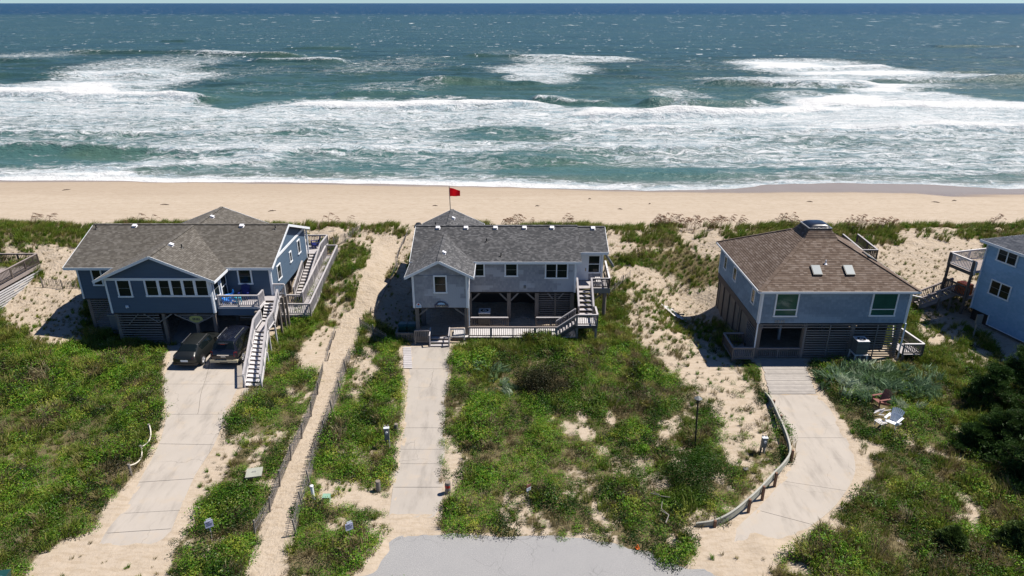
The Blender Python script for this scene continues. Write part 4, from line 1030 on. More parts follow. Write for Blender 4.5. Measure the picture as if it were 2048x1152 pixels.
k = MB(); k.tube([(6.03, 52.2, 3.95), (6.03, 52.13, 3.95)], .035, 8); k.box(6.0, 6.06, 52.16, 52.2, 3.72, 3.9); k.build('handle', M['brass'], dd)
fl = MB(); fl.box(-7.4, -3.4, 47.4, 50.5, 2.52, 2.63); fl.box(-7.4, 5.0, 50.35, 58.5, 2.52, 2.66); fl.build('floor_framing', M['dark'], B)
for x in (-7.25, -3.5): post(B, x, 47.5, -.2, 2.63, .14, round_=(x == -3.5))
for x in (-7.2, -3.4, -.25, 2.0, 4.85):
    for y in (50.5, 54.5, 58.2): post(B, x, y, grd(x, y) - .3, 2.66, .15)
for x0, z0, x1, z1, y in ((-7.15, 1.9, -6.3, 2.6, 47.5), (-3.6, 1.9, -4.5, 2.6, 47.5), (-.4, 1.85, -1.1, 2.6, 50.45), (-.1, 1.85, .6, 2.6, 50.45), (1.85, 1.9, 1.1, 2.6, 50.45), (-3.25, 1.85, -2.5, 2.6, 50.45), (3.3, 2.0, 2.8, 2.6, 50.4), (3.7, 2.0, 4.2, 2.6, 50.4)):
    piece('brace', M['slat'], B, (x0, y, z0), (x1, y, z1), .05, .12)
slats(B, (2.1, 50.55, 0), (4.9, 50.55, 0), .4, 2.45, .19, .09, mat='slat'); slats(B, (-7.4, 58.0, 0), (5, 58.0, 0), 1.2, 2.5, .19, .09, mat='darkwood')
post(B, 3.5, 50.6, .1, 2.6, .07)
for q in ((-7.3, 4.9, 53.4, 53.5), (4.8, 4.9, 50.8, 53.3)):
    bk = MB(); bk.box(q[0], q[1], q[2], q[3], -.3, 2.5); bk.build('light_block_wall', M['dark'], B)  # added dark walls closing the open back and side against the sun
piece('downspout', M['white'], B, (-3.28, 47.4, .4), (-3.28, 47.4, 5.1), .07, .09, (0, 1, 0))
nB = (0, -(zr_ - 5.32), yr - 50.02)
for px in (876, 932, 991, 1049, 1104): roof_vent(B, onplane(px, 457, (0, 50.02, 5.32), nB), nB)
nB2 = (0, -(6.78 - 5.60), 54.45 - 51.45); roof_vent(B, onplane(1186, 458, (0, 51.45, 5.60), nB2), nB2)
pipe(B, onplane(973, 484, (0, 50.02, 5.32), nB), .3); pipe(B, onplane(1002, 513, (0, 50.02, 5.32), nB), .3); pipe(B, V((-6.4, 54.9, 6.7)), .35)
nBr = (1.3, 0, 2.56); roof_vent(B, onplane(887, 507, (-2.86, 0, 5.2), nBr), nBr); roof_vent(B, onplane(906, 438, (-2.5, 0, 5.55), (1.35, 0, 2.85)), (1.35, 0, 2.85))
lt = MB(); lt.box(.92, 1.12, 50.2, 50.3, 3.0, 3.24); lt.build('wall_box', M['acgrey'], B)
# awning braces at the right corner
for dy in (0, .5): piece('awning_strut', M['acgrey'], B, (7.55, 52.4 + dy, 5.2), (8.3, 52.1 + dy, 4.1), .05, .16)
# sign and shield on the gable
sg = thing('house_sign', 'dark navy arched sign with cream lettering under the gable window of the grey house', 'sign', (-5.3, 47.2, 2.9))
c = aty(882.5, 606, 47.25); w2 = .51
def arch(cx, z0, hw, hh, rise, n=12): return [(cx - hw, 0, z0)] + [(cx + hw, 0, z0), (cx + hw, 0, z0 + hh)] + [(cx + hw * .8 * math.cos(t), 0, z0 + hh + rise * math.sin(t)) for t in [math.pi * i / n for i in range(n + 1)]] + [(cx - hw, 0, z0 + hh)]
b = MB(); b.slab([(x, 47.2, z) for x, _, z in arch(c.x, 2.67, w2, .26, .25)], .05, (0, -1, 0)); b.build('board', M['navysign'], sg)
b = MB(); b.slab([(x, 47.19, z) for x, _, z in arch(c.x, 2.93, .36, .0, .17)], .008, (0, -1, 0)); b.build('painted_sky', M['skyblue'], sg)
b = MB()
for i in range(11):
    x = c.x - .41 + i * .082; h = (.15, .10, .12, .17, .09, .13, .10, .16, .11, .13, .09)[i]
    b.obox((x, 47.188, 2.72), (.022, 0, 0), (0, .01, 0), (.014, 0, h)); b.obox((x, 47.188, 2.72 + h * .45), (.05, 0, 0), (0, .01, 0), (0, 0, .02))
b.obox((c.x - .05, 47.186, 2.78), (.09, 0, 0), (0, .01, 0), (0, 0, .06)); b.build('lettering', M['cream'], sg)
sh_ = thing('shield_plaque', 'small white and pale blue arched plaque at the lower left corner of the grey gable', 'sign', (-7.1, 47.2, 2.7))
b = MB(); b.slab([(x, 47.2, z) for x, _, z in arch(-7.08, 2.66, .21, .24, .17)], .03, (0, -1, 0)); b.build('board', M['white'], sh_)
b = MB(); b.box(-7.25, -6.91, 47.185, 47.195, 2.7, 2.86); b.build('blue_panel', M['skyblue'], sh_)
b = MB(); b.tube([(-7.08, 47.18, 2.95), (-7.08, 47.195, 2.95)], .075, 12); b.build('red_disc', M['redband'], sh_)
# chimney cap behind the roof, flag
ch = thing('metal_chimney', 'small dark capped chimney sticking up behind the left end of the charcoal roof', 'chimney', (-8.1, 56.5, 4.9))
b = MB(); b.box(-8.35, -7.85, 56.4, 56.9, 1.5, 6.1); b.build('flue_box', M['panel'], ch); b = MB(); b.box(-8.45, -7.75, 56.3, 57.0, 6.1, 6.2); b.lathe((-8.1, 56.65, 6.2), [(.15, 0), (.15, .12), (.26, .14), (.2, .24)], 10); b.build('cap', M['black'], ch)
fg = thing('red_flag', 'plain red flag on a thin pole above the rear hip of the grey house', 'flag', (-5.6, 60.3, 3))
b = MB(); b.tube([(-5.58, 60.3, 2.6), (-5.66, 60.3, 8.75)], .035, 8); b.build('pole', M['greywood'], fg)
b = MB(); nx, nz = 14, 8; g_ = {}
for i in range(nx + 1):
    for j in range(nz + 1):
        s, t = i / nx, j / nz; g_[i, j] = (-5.62 + s * .92, 60.3 + .09 * math.sin(s * 7 + t * 1.5) * s, 8.62 - t * .78 * (1 - .15 * s) - s * .12 - .16 * s * s * (1 - t))
for i in range(nx):
    for j in range(nz): b.poly([g_[i, j], g_[i + 1, j], g_[i + 1, j + 1], g_[i, j + 1]])
fo = b.build('cloth', M['red'], fg, smooth=True)

# lower deck and stair
ld = thing('front_deck', 'low sunlit deck with brown railings along the front of the grey house', 'deck', (-1, 47.8, 0))
for i in range(11): piece('deck_board', M['whitew'], ld, (-4.55, 47.02 + i * .15, .27), (4.9, 47.02 + i * .15, .27), .14, .035)
railing(ld, (-3.3, 46.98, .3), (3.45, 46.98, .3), .85, .145, top='deckB', bal='deckB'); railing(ld, (-3.25, 48.7, .3), (-.3, 48.7, .3), .85, .145, top='deck', bal='darkwood'); railing(ld, (1.9, 48.7, .3), (4.2, 48.7, .3), .85, .145, top='deck', bal='darkwood')
railing(ld, (-4.75, 46.75, .3), (-3.65, 46.75, .3), .85, .145, top='deckB', bal='whitew')
piece('rim_board', M['darkwood'], ld, (-4.6, 46.93, .15), (3.5, 46.93, .15), .04, .26)
for x in (-3.2, -1, 1.2, 3.4): post(ld, x, 47.0, -.2, .25, .06)
st = thing('entry_steps', 'three short wooden steps at the top of the middle driveway', 'steps', (-5.4, 46.4, 0))
for i in range(3):
    piece('tread', M['deck'], st, (-6.15, 46.0 + i * .32, .10 + i * .16), (-4.8, 46.0 + i * .32, .10 + i * .16), .3, .04); piece('riser', M['darkwood'], st, (-6.15, 46.15 + i * .32, .16 + i * .16), (-4.8, 46.15 + i * .32, .16 + i * .16), .02, .12)
for x in (-6.2, -4.75): piece('stringer', M['deckB'], st, (x, 45.85, .0), (x, 46.9, .5), .05, .22); piece('newel', M['deck'], st, (x, 45.9, 0), (x, 45.9, .95), .09, .09, (0, 1, 0)); piece('top_rail', M['deck'], st, (x, 45.85, .95), (x, 46.8, 1.2), .09, .045)
gp = thing('side_gate', 'weathered brown picket gate panel left of the entry steps of the grey house', 'gate', (-6.9, 46.3, 0))
railing(gp, (-7.35, 46.35, .12), (-6.25, 46.35, .12), 1.05, .13, top='deckB', bal='greywood', w=.06)
dk = MB(); dk.box(-7.3, -6.3, 46.45, 46.5, .1, .6); dk.build('lower_boards', M['panel'], gp)
us = thing('porch_stair', 'dark two-flight wooden stair turning up to the white door of the grey house', 'staircase', (5, 47.5, 0))
for i in range(6):
    f = (i + .5) / 6; x = 3.5 + 1.4 * f; z = .3 + 1.0 * (i + 1) / 7
    piece('tread', M['deck'], us, (x, 47.0, z), (x, 48.0, z), .26, .04)
for y in (46.95, 48.05):
    piece('stringer', M['darkwood'], us, (3.45, y, .2), (4.95, y, 1.3), .05, .26); railing(us, (3.45, y, .3), (4.9, y, 1.35), .85, .13, top='deck', bal='deckB')
for i in range(10): piece('deck_board', M['whitew'], us, (4.9, 46.85 + i * .145, 1.35), (6.45, 46.85 + i * .145, 1.35), .135, .035)
railing(us, (4.95, 46.8, 1.37), (6.45, 46.8, 1.37), .9, .13, top='deck', bal='deckB'); railing(us, (6.47, 46.8, 1.37), (6.47, 48.3, 1.37), .9, .13, top='deck', bal='deckB')
piece('rim_board', M['darkwood'], us, (4.85, 46.76, 1.25), (6.5, 46.76, 1.25), .04, .2)
for x, y in ((4.95, 46.85), (6.4, 46.85), (4.95, 48.2), (6.4, 48.2)): post(us, x, y, -.2, 1.33, .08, mat='greywood')
stairs(us, (5.25, 50.5, 2.9), (6.3, 50.5, 2.9), (5.25, 48.25, 1.35), (6.3, 48.25, 1.35), 6)
for x in (5.2, 6.34): railing(us, (x, 50.5, 2.92), (x, 48.3, 1.4), .88, .14, top='deck', bal='deckB')
pd_ = thing('porch_deck', 'small porch deck with dark railing at the right corner of the grey house', 'deck', (6.4, 51.3, 2.9))
for i in range(13): piece('deck_board', M['deck'], pd_, (5.1, 50.55 + i * .142, 2.88), (7.75, 50.55 + i * .142, 2.88), .135, .035)
railing(pd_, (6.4, 50.5, 2.9), (7.75, 50.5, 2.9), .85, .13, top='deck', bal='darkwood'); railing(pd_, (7.78, 50.5, 2.9), (7.95, 54.5, 2.9), .85, .13, top='whitew', bal='darkwood')
piece('rim_board', M['acgrey'], pd_, (6.35, 50.45, 2.68), (7.85, 50.45, 2.68), .05, .38); piece('rim_board', M['acgrey'], pd_, (7.85, 50.45, 2.68), (7.85, 54.4, 2.68), .05, .38)
post(pd_, 7.5, 50.8, -.2, 2.6, .16, round_=True); post(pd_, 7.6, 54.2, .3, 2.6, .15, round_=True)
piece('brace', M['pile'], pd_, (6.3, 50.9, 1.5), (7.4, 50.8, 2.4), .05, .12)
bn = thing('bench', 'pale slatted bench seat on the small porch deck by the white door', 'bench', (7.0, 51.2, 2.9))
for i in range(3): piece('seat_slat', M['whitew'], bn, (6.85 + i * .14, 50.8, 3.3), (6.85 + i * .14, 51.9, 3.3), .11, .03)
for y in (50.9, 51.8): piece('leg', M['whitew'], bn, (7.0, y, 2.9), (7.0, y, 3.28), .3, .06, (0, 1, 0))

# ------------------------------------------------------------------ right house: blue-grey shakes, brown pyramid roof
Cc = thing('stilt_house', 'blue-grey square stilt house with brown pyramid roof and dark dome skylight', 'house', (22.8, 49, 0))
X0, X1, Y0, Y1, ZB, ZT = 17.55, 28.05, 44.0, 54.0, 2.92, 5.45
wC = MB(); wC.box(X0, X1, Y0, Y1, ZB, ZT); wC.build('wall', M['shakeC'], Cc)
sd = MB(); face_y(sd, X0, X1, Y0, ZB, ZT, .2); face_x(sd, X0, Y0, Y1, ZB, ZT, -1, .2); face_x(sd, X1, Y0, Y1, ZB, ZT, 1, .2); sd.build('shakes', M['shakeC'], Cc, stuff=True)
e0, e1, f0, f1, ze = 17.2, 28.4, 43.62, 54.4, 5.5
cx, cy, hw, zt = 22.78, 49.0, 1.25, 7.95
rf = MB(); sh = MB()
cor = [(e0, f0), (e1, f0), (e1, f1), (e0, f1)]; top = [(cx - hw, cy - hw), (cx + hw, cy - hw), (cx + hw, cy + hw), (cx - hw, cy + hw)]
for i in range(4):
    j = (i + 1) % 4; q = [cor[i] + (ze,), cor[j] + (ze,), top[j] + (zt,), top[i] + (zt,)]
    rf.slab(q, .1); courses(sh, q, .16, .022)
    sh.beam(V(q[0]) + V((0, 0, .02)), V(q[3]) + V((0, 0, .03)), .26, .03)
cb = [(cx - .78, cy - .78), (cx + .78, cy - .78), (cx + .78, cy + .78), (cx - .78, cy + .78)]; zc = 8.62
for i in range(4):
    j = (i + 1) % 4; q = [(top[i][0], top[i][1], zt - .02), (top[j][0], top[j][1], zt - .02), cb[j] + (zc,), cb[i] + (zc,)]
    rf.poly(q); courses(sh, q, .16, .018)
rf.poly([c_ + (zc,) for c_ in cb]); r_ = rf.build('roof', M['roofC'], Cc); sh.build('shingles', M['roofC'], r_, stuff=True)
b = MB(); b.box(cx - .86, cx + .86, cy - .86, cy + .86, zc, zc + .06); fr_d = b.build('dome_curb', M['metal'], Cc)
b = MB(); n_ = 14; g_ = {}
for i in range(n_ + 1):
    for j in range(n_ + 1):
        s, t = i / n_ * 2 - 1, j / n_ * 2 - 1; g_[i, j] = (cx + s * .8, cy + t * .8, zc + .05 + .26 * ((1 - s ** 4) * (1 - t ** 4)) ** .6)
for i in range(n_):
    for j in range(n_): b.poly([g_[i, j], g_[i + 1, j], g_[i + 1, j + 1], g_[i, j + 1]])
b.build('dome', M['dome'], fr_d, smooth=True)
for p, q in (((e0, f0 - .02), (e1, f0 - .02)), ((e0 - .02, f0), (e0 - .02, f1)), ((e1 + .02, f0), (e1 + .02, f1))):
    piece('gutter', M['white'], Cc, p + (ze - .07,), q + (ze - .07,), .06, .15)
for x, y, s in ((X0, Y0, -1), (X1, Y0, 1)):
    piece('corner_board', M['white'], Cc, (x - s * .06, y - .035, ZB - .02), (x - s * .06, y - .035, ZT), .14, .05, (0, 1, 0)); piece('corner_board', M['white'], Cc, (x + s * .04, y + .06, ZB - .02), (x + s * .04, y + .06, ZT), .04, .16, (0, 1, 0))
    piece('downspout', M['white'], Cc, (x + s * .02, y - .1, .1), (x + s * .02, y - .1, ZB), .08, .08, (0, 1, 0))
piece('corner_board', M['white'], Cc, (X0 - .04, Y1 - .1, ZB), (X0 - .04, Y1 - .1, ZT), .04, .12, (0, 1, 0))
win_px(Cc, 1553, 585, 1592, 633, 44.0, glass='greenglass', split=.27, fr=.1, sash=True); win_px(Cc, 1747, 584, 1788, 632, 44.0, glass='greenglass', split=.27, fr=.1, sash=True)
for y, w in ((45.5, .7), (49.9, .8), (52.4, .7)): window(Cc, (X0 + .0, y, 4.35), (-1, 0, 0), w, 1.15, fr=.08, glass='blind')
nC = (0, -(zt - ze), (cy - hw) - f0)
def skyl(px, py, n, p0, w=.66, h=.88):
    p = onplane(px, py, p0, n); n = V(n).normalized(); up = (V((0, 0, 1)) - n * n.z).normalized(); u = up.cross(n)
    b = MB(); b.obox(p - u * w / 2 - up * h / 2, u * w, up * h, n * .14); o = b.build('skylight', M['black'], Cc)
    b = MB(); b.obox(p - u * (w / 2 - .04) - up * (h / 2 - .04) + n * .14, u * (w - .08), up * (h - .08), n * .02); b.build('pane', M['skylight'], o)
skyl(1632, 542, nC, (0, f0, ze)); skyl(1697, 542, nC, (0, f0, ze)); skyl(1737, 516, ((zt - ze), 0, e1 - (cx + hw)), (e1, 0, ze), 1.0, .8)
pipe(Cc, onplane(1651, 528, (0, f0, ze), nC), .3, 'vent')
# house number in pale metal numerals (segment strokes)
SEG = {'2': 'abged', '8': 'abcdefg', '1': 'bc', '5': 'afgcd', '3': 'abgcd'}
def digits(mb, text, x, y, z, h, gap, w=None, th=.03, d=.02):
    w = w or h * .55
    for ch in text:
        for s in SEG.get(ch, ''):
            q = {'a': (0, h - th, w, th), 'g': (0, h / 2 - th / 2, w, th), 'd': (0, 0, w, th), 'b': (w - th, h / 2, th, h / 2), 'c': (w - th, 0, th, h / 2), 'f': (0, h / 2, th, h / 2), 'e': (0, 0, th, h / 2)}[s]
            mb.box(x + q[0], x + q[0] + q[2], y - d, y, z + q[1], z + q[1] + q[3])
        x += w + gap
b = MB(); digits(b, '2815', 18.75, 43.955, 2.97, .19, .08); b.build('house_number', M['metal'], Cc)
fl = MB(); fl.box(X0 + .05, X1 - .05, Y0 + .1, Y1, ZB - .15, ZB - .01); fl.build('floor_framing', M['dark'], Cc)
for x in (17.8, 21.05, 24.5, 27.8):
    for y in (44.2, 48.5, 53.7): post(Cc, x, y, grd(x, y) - .4, ZB - .1, .13, mat='pile')
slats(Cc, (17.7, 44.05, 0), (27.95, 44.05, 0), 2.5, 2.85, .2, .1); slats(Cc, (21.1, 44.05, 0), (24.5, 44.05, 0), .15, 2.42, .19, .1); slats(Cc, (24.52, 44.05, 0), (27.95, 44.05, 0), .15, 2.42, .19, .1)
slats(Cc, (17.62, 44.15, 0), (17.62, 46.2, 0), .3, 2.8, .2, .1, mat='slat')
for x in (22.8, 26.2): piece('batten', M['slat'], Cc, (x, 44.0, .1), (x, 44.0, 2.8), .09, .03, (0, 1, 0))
piece('batten', M['slat'], Cc, (21.05, 44.0, .1), (21.05, 44.0, 2.6), .14, .04, (0, 1, 0))
rail_n = railing(Cc, (17.75, 44.1, .05), (20.95, 44.1, .05), .8, .14, top='deckB', bal='slat')
band = MB(); band.box(X0 - .03, X0 + .05, 44.2, Y1, ZB - .52, ZB - .02); band.build('skirt_beam', M['darkwood'], Cc)
ys = [46.2, 47.9, 49.4, 50.9, 52.4, 54.0]
for i in range(5): piece('wall_panel', M['panel'], Cc, (17.75, (ys[i] + ys[i + 1]) / 2, -1.3), (17.75, (ys[i] + ys[i + 1]) / 2, 2.4), .05, ys[i + 1] - ys[i] - .02, (0, 1, 0))
for y in ys: piece('batten', M['darkwood'], Cc, (17.69, y, -1.3), (17.69, y, 2.45), .09, .09, (0, 1, 0))
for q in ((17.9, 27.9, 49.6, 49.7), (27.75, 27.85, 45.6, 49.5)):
    bk = MB(); bk.box(q[0], q[1], q[2], q[3], -.5, 2.8); bk.build('light_block_wall', M['dark'], Cc)  # added dark walls that keep the low space from being sunlit
piece('inner_post', M['whitew'], Cc, (20.6, 47.2, 0), (20.6, 47.2, 2.8), .16, .16, (0, 1, 0)); piece('inner_post', M['whitew'], Cc, (19.9, 49.0, 0), (19.9, 49.0, 2.8), .16, .16, (0, 1, 0))
cl = thing('side_landing', 'dark railed landing at the left front corner of the brown-roofed house', 'deck', (16.6, 44.7, 0))
for i in range(16): piece('deck_board', M['deckB'], cl, (15.85, 43.45 + i * .15, .35), (17.35, 43.45 + i * .15, .35), .14, .035)
railing(cl, (15.85, 43.45, .37), (17.35, 43.45, .37), .85, .13, top='deckB', bal='slat'); railing(cl, (15.85, 43.45, .37), (15.85, 45.8, .37), .85, .13, top='deckB', bal='darkwood'); railing(cl, (15.85, 45.8, .37), (17.35, 45.8, .37), .85, .13, top='deckB', bal='darkwood')
cr = thing('right_landing', 'small sunlit deck with pale railing at the right front corner of the brown-roofed house', 'deck', (28.8, 44.5, 0))
for i in range(12): piece('deck_board', M['deck'], cr, (28.2, 43.7 + i * .15, .55), (29.6, 43.7 + i * .15, .55), .14, .035)
railing(cr, (28.2, 43.65, .57), (29.6, 43.65, .57), .85, .13, top='whitew', bal='greywood'); railing(cr, (29.6, 43.65, .57), (29.3, 46.2, .57), .85, .13, top='whitew', bal='greywood')
for x in (28.3, 29.5): post(cr, x, 43.7, -.1, .55, .06)
piece('brace', M['whitew'], cr, (28.15, 45.2, 1.2), (28.7, 46.4, 2.1), .06, .1)
pw = thing('plank_walk', 'weathered plank apron between the brown-roofed house and the curving driveway', 'boardwalk', (19, 41, 0))
for i in range(19):
    f = i / 18; a = gz(1523, 722).lerp(gz(1538, 787), f); b_ = gz(1607, 722).lerp(gz(1631, 787), f); a.z = b_.z = .02 + rnd.uniform(-.008, .008)
    piece('plank', M['plankwalk'], pw, a + V((rnd.uniform(-.05, .05), 0, 0)), b_ + V((rnd.uniform(-.05, .05), 0, 0)), (gz(1523, 722) - gz(1538, 787)).length / 19 - .015, .06)
sw = thing('beach_stair', 'dark railed stair head behind the right hip of the brown roof on the dune', 'staircase', (32, 58, 2))
for x in (31.3, 32.7): railing(sw, (x, 57.6, 2.7), (x, 61.5, 2.9), .95, .15, top='deck', bal='darkwood')
railing(sw, (31.3, 57.6, 2.7), (32.7, 57.6, 2.7), .95, .15, top='deck', bal='darkwood')
for i in range(27): piece('deck_board', M['deckB'], sw, (31.3, 57.6 + i * .145, 2.68), (32.7, 57.6 + i * .145, 2.68), .135, .035)
for x in (31.3, 32.7):
    for y in (57.7, 61.4): post(sw, x, y, grd(x, y) - .3, 2.66, .07)

# ------------------------------------------------------------------ far right house, turned a little
D = thing('beach_house', 'cornflower blue two-storey house cut by the right edge of the picture', 'house', (37.6, 51.2, 0), 0)
O = V((37.55, 51.0, 0)); dv = V((.262, -.965, 0)).normalized(); ev = V((.965, .262, 0)).normalized(); Z = V((0, 0, 1))
def dp(s, t, z): return O + dv * s + ev * t + Z * z
b = MB(); b.obox(dp(0, .03, 1.0), dv * 1.75, ev * 9, Z * 5.7); b.obox(dp(1.75, .03, .25), dv * 9, ev * 9, Z * 6.45); b.build('wall', M['lapD'], D)
sd = MB(); nf = -ev
courses(sd, [dp(0, .02, 1.0), dp(1.75, .02, 1.0), dp(1.75, .02, 6.7), dp(0, .02, 6.7)], .16, .016, face=nf); courses(sd, [dp(1.75, .02, .25), dp(10.7, .02, .25), dp(10.7, .02, 6.7), dp(1.75, .02, 6.7)], .16, .016, face=nf); sd.build('shakes', M['lapD'], D, stuff=True)
b = MB(); b.obox(dp(.0, .3, -.8), dv * 1.7, ev * 8, Z * 1.75); b.obox(dp(1.8, .35, -.8), dv * 8, ev * 8, Z * 1.0); b.build('foundation', M['dark'], D)
rf = MB(); sh = MB(); e_ = .4
c4 = [dp(-e_, -e_, 6.75), dp(11, -e_, 6.75), dp(11, 9.4, 6.75), dp(-e_, 9.4, 6.75)]; r0, r1 = dp(4.2, 4.5, 8.7), dp(7, 4.5, 8.7)
for q in ([c4[0], c4[1], r1, r0], [c4[2], c4[3], r0, r1], [c4[3], c4[0], r0], [c4[1], c4[2], r1]):
    if (q[1] - q[0]).cross(q[2] - q[0]).z < 0: q = q[::-1]
    rf.slab(q, .1); courses(sh, q, .14)
r_ = rf.build('roof', M['roofD'], D); sh.build('shingles', M['roofD'], r_, stuff=True)
piece('fascia', M['white'], D, dp(-e_, -e_ - .02, 6.66), dp(11, -e_ - .02, 6.66), .04, .2); piece('fascia', M['white'], D, dp(-e_ - .02, -e_, 6.66), dp(-e_ - .02, 9.4, 6.66), .04, .2)
piece('corner_board', M['white'], D, dp(.05, -.03, 1), dp(.05, -.03, 6.7), .14, .06, dv); piece('corner_board', M['white'], D, dp(1.75, -.03, .25), dp(1.75, -.03, 1.1), .1, .05, dv)
piece('water_table', M['white'], D, dp(1.75, -.03, .27), dp(10.7, -.03, .27), .04, .06)
def dwin(px0, py0, px1, py1):
    p0 = onplane(px0, py0, dp(0, 0, 0), ev); p1 = onplane(px1, py1, dp(0, 0, 0), ev); s0, s1 = (p0 - O).dot(dv), (p1 - O).dot(dv)
    window(D, dp((s0 + s1) / 2, 0, (p0.z + p1.z) / 2), nf, abs(s1 - s0) + .1, 1.25, cols=2, fr=.1)
dwin(1996, 511, 2037, 514); dwin(1980, 576, 2021, 584)
dk2 = thing('rear_balcony', 'white-railed balcony and red-brown lower porch at the seaward side of the blue house', 'balcony', (38, 53, 3))
def fr2(s, t, z): return dp(s, t, z)
for i in range(16): piece('deck_board', M['deckB'], dk2, fr2(-.15 - i * .15, -.6, 4.0), fr2(-.15 - i * .15, 3.5, 4.0), .14, .04)
piece('rim_board', M['darkwood'], dk2, fr2(0, -.62, 3.9), fr2(-2.5, -.62, 3.9), .05, .26)
railing(dk2, fr2(0, -.6, 4.02), fr2(-2.5, -.6, 4.02), .95, .13, top='whitew', bal='whitew'); railing(dk2, fr2(-2.5, -.6, 4.02), fr2(-2.5, 3.5, 4.02), .95, .13, top='whitew', bal='whitew')
for s in (-2.4, -.2): piece('porch_post', M['darkwood'], dk2, fr2(s, -.6, .4), fr2(s, -.6, 5.0), .16, .16, dv)
for i in range(16): piece('deck_board', M['deckB'], dk2, fr2(-.15 - i * .15, -.6, 1.75), fr2(-.15 - i * .15, 3.5, 1.75), .14, .04)
railing(dk2, fr2(0, -.6, 1.77), fr2(-2.5, -.6, 1.77), .95, .13, top='darkwood', bal='darkwood')
b = MB(); b.obox(fr2(-1.6, -.2, 1.8), dv * 1.0, ev * .7, Z * .9); b.build('orange_cushion_box', M['orange'], dk2)
s4 = thing('wooden_stair', 'brown wooden stair with railings descending left from the porch of the blue house', 'staircase', (35.5, 52.5, 0))
a0, a1 = V((37.1, 52.3, 1.75)), V((34.0, 52.0, .55))
for i in range(9):
    f = (i + .5) / 9; p = a0.lerp(a1, f); piece('tread', M['deckB'], s4, p + V((0, 0, 0)), p + V((.1, 1.1, 0)), .32, .045)
for dy in (0, 1.15):
    o_ = V((.1 * dy, dy, 0)); piece('stringer', M['deckB'], s4, a0 + o_ - Z * .1, a1 + o_ - Z * .1, .05, .26); railing(s4, a0 + o_, a1 + o_, .85, .15, top='deckB', bal='deckB')
piece('top_rail', M['whitew'], s4, a1 + Z * .9, a1 + V((-.7, .7, .85)), .16, .05)
for x, y in ((35.6, 52.1), (36.6, 52.2)): post(s4, x, y, -.2, 1.3, .07)
mb_ = thing('utility_meter', 'grey electric meter box on a post under the notch of the blue house', 'meter', (37, 49, 0))
pq = gz(1946, 676, .1); b = MB(); b.box(pq.x - .04, pq.x + .04, pq.y, pq.y + .08, -.2, 1.6); b.build('post', M['metal'], mb_); b = MB(); b.box(pq.x - .2, pq.x + .25, pq.y - .1, pq.y + .02, 1.3, 2.1); b.build('box', M['acgrey'], mb_)

# ------------------------------------------------------------------ neighbour deck at the left edge
nd = thing('neighbour_deck', 'big railed deck with pale slatted skirting cut by the left picture edge', 'deck', (-45, 55, 0))
for i in range(48): piece('deck_board', M['deckB'], nd, (-52, 50.3 + i * .17, 2.0), (-43.25, 50.3 + i * .17, 2.0), .16, .04)
railing(nd, (-43.2, 49.5, 2.02), (-43.2, 58.4, 2.02), .98, .15, top='deckB', bal='darkwood'); railing(nd, (-52, 58.4, 2.02), (-43.2, 58.4, 2.02), .98, .15, top='deckB', bal='darkwood')
piece('rim_board', M['deckB'], nd, (-43.14, 49.5, 1.85), (-43.14, 58.45, 1.85), .05, .3)
for y in (50.5, 52.5, 54.5, 56.5, 58.3): post(nd, -43.3, y, -.3, 1.9, .08)
slats(nd, (-43.05, 49.0, 0), (-42.9, 58.45, 0), -.1, 1.65, .2, .12, mat='slatpale', th=.03)
bk = MB(); bk.box(-52, -43.6, 50.4, 58.2, .2, 1.7); bk.build('under_deck_storage', M['dark'], nd)
bx_ = MB(); bx_.box(-49, -46.6, 56.2, 57.6, 2.02, 2.75); bx_.build('built_in_bench', M['deckB'], nd)
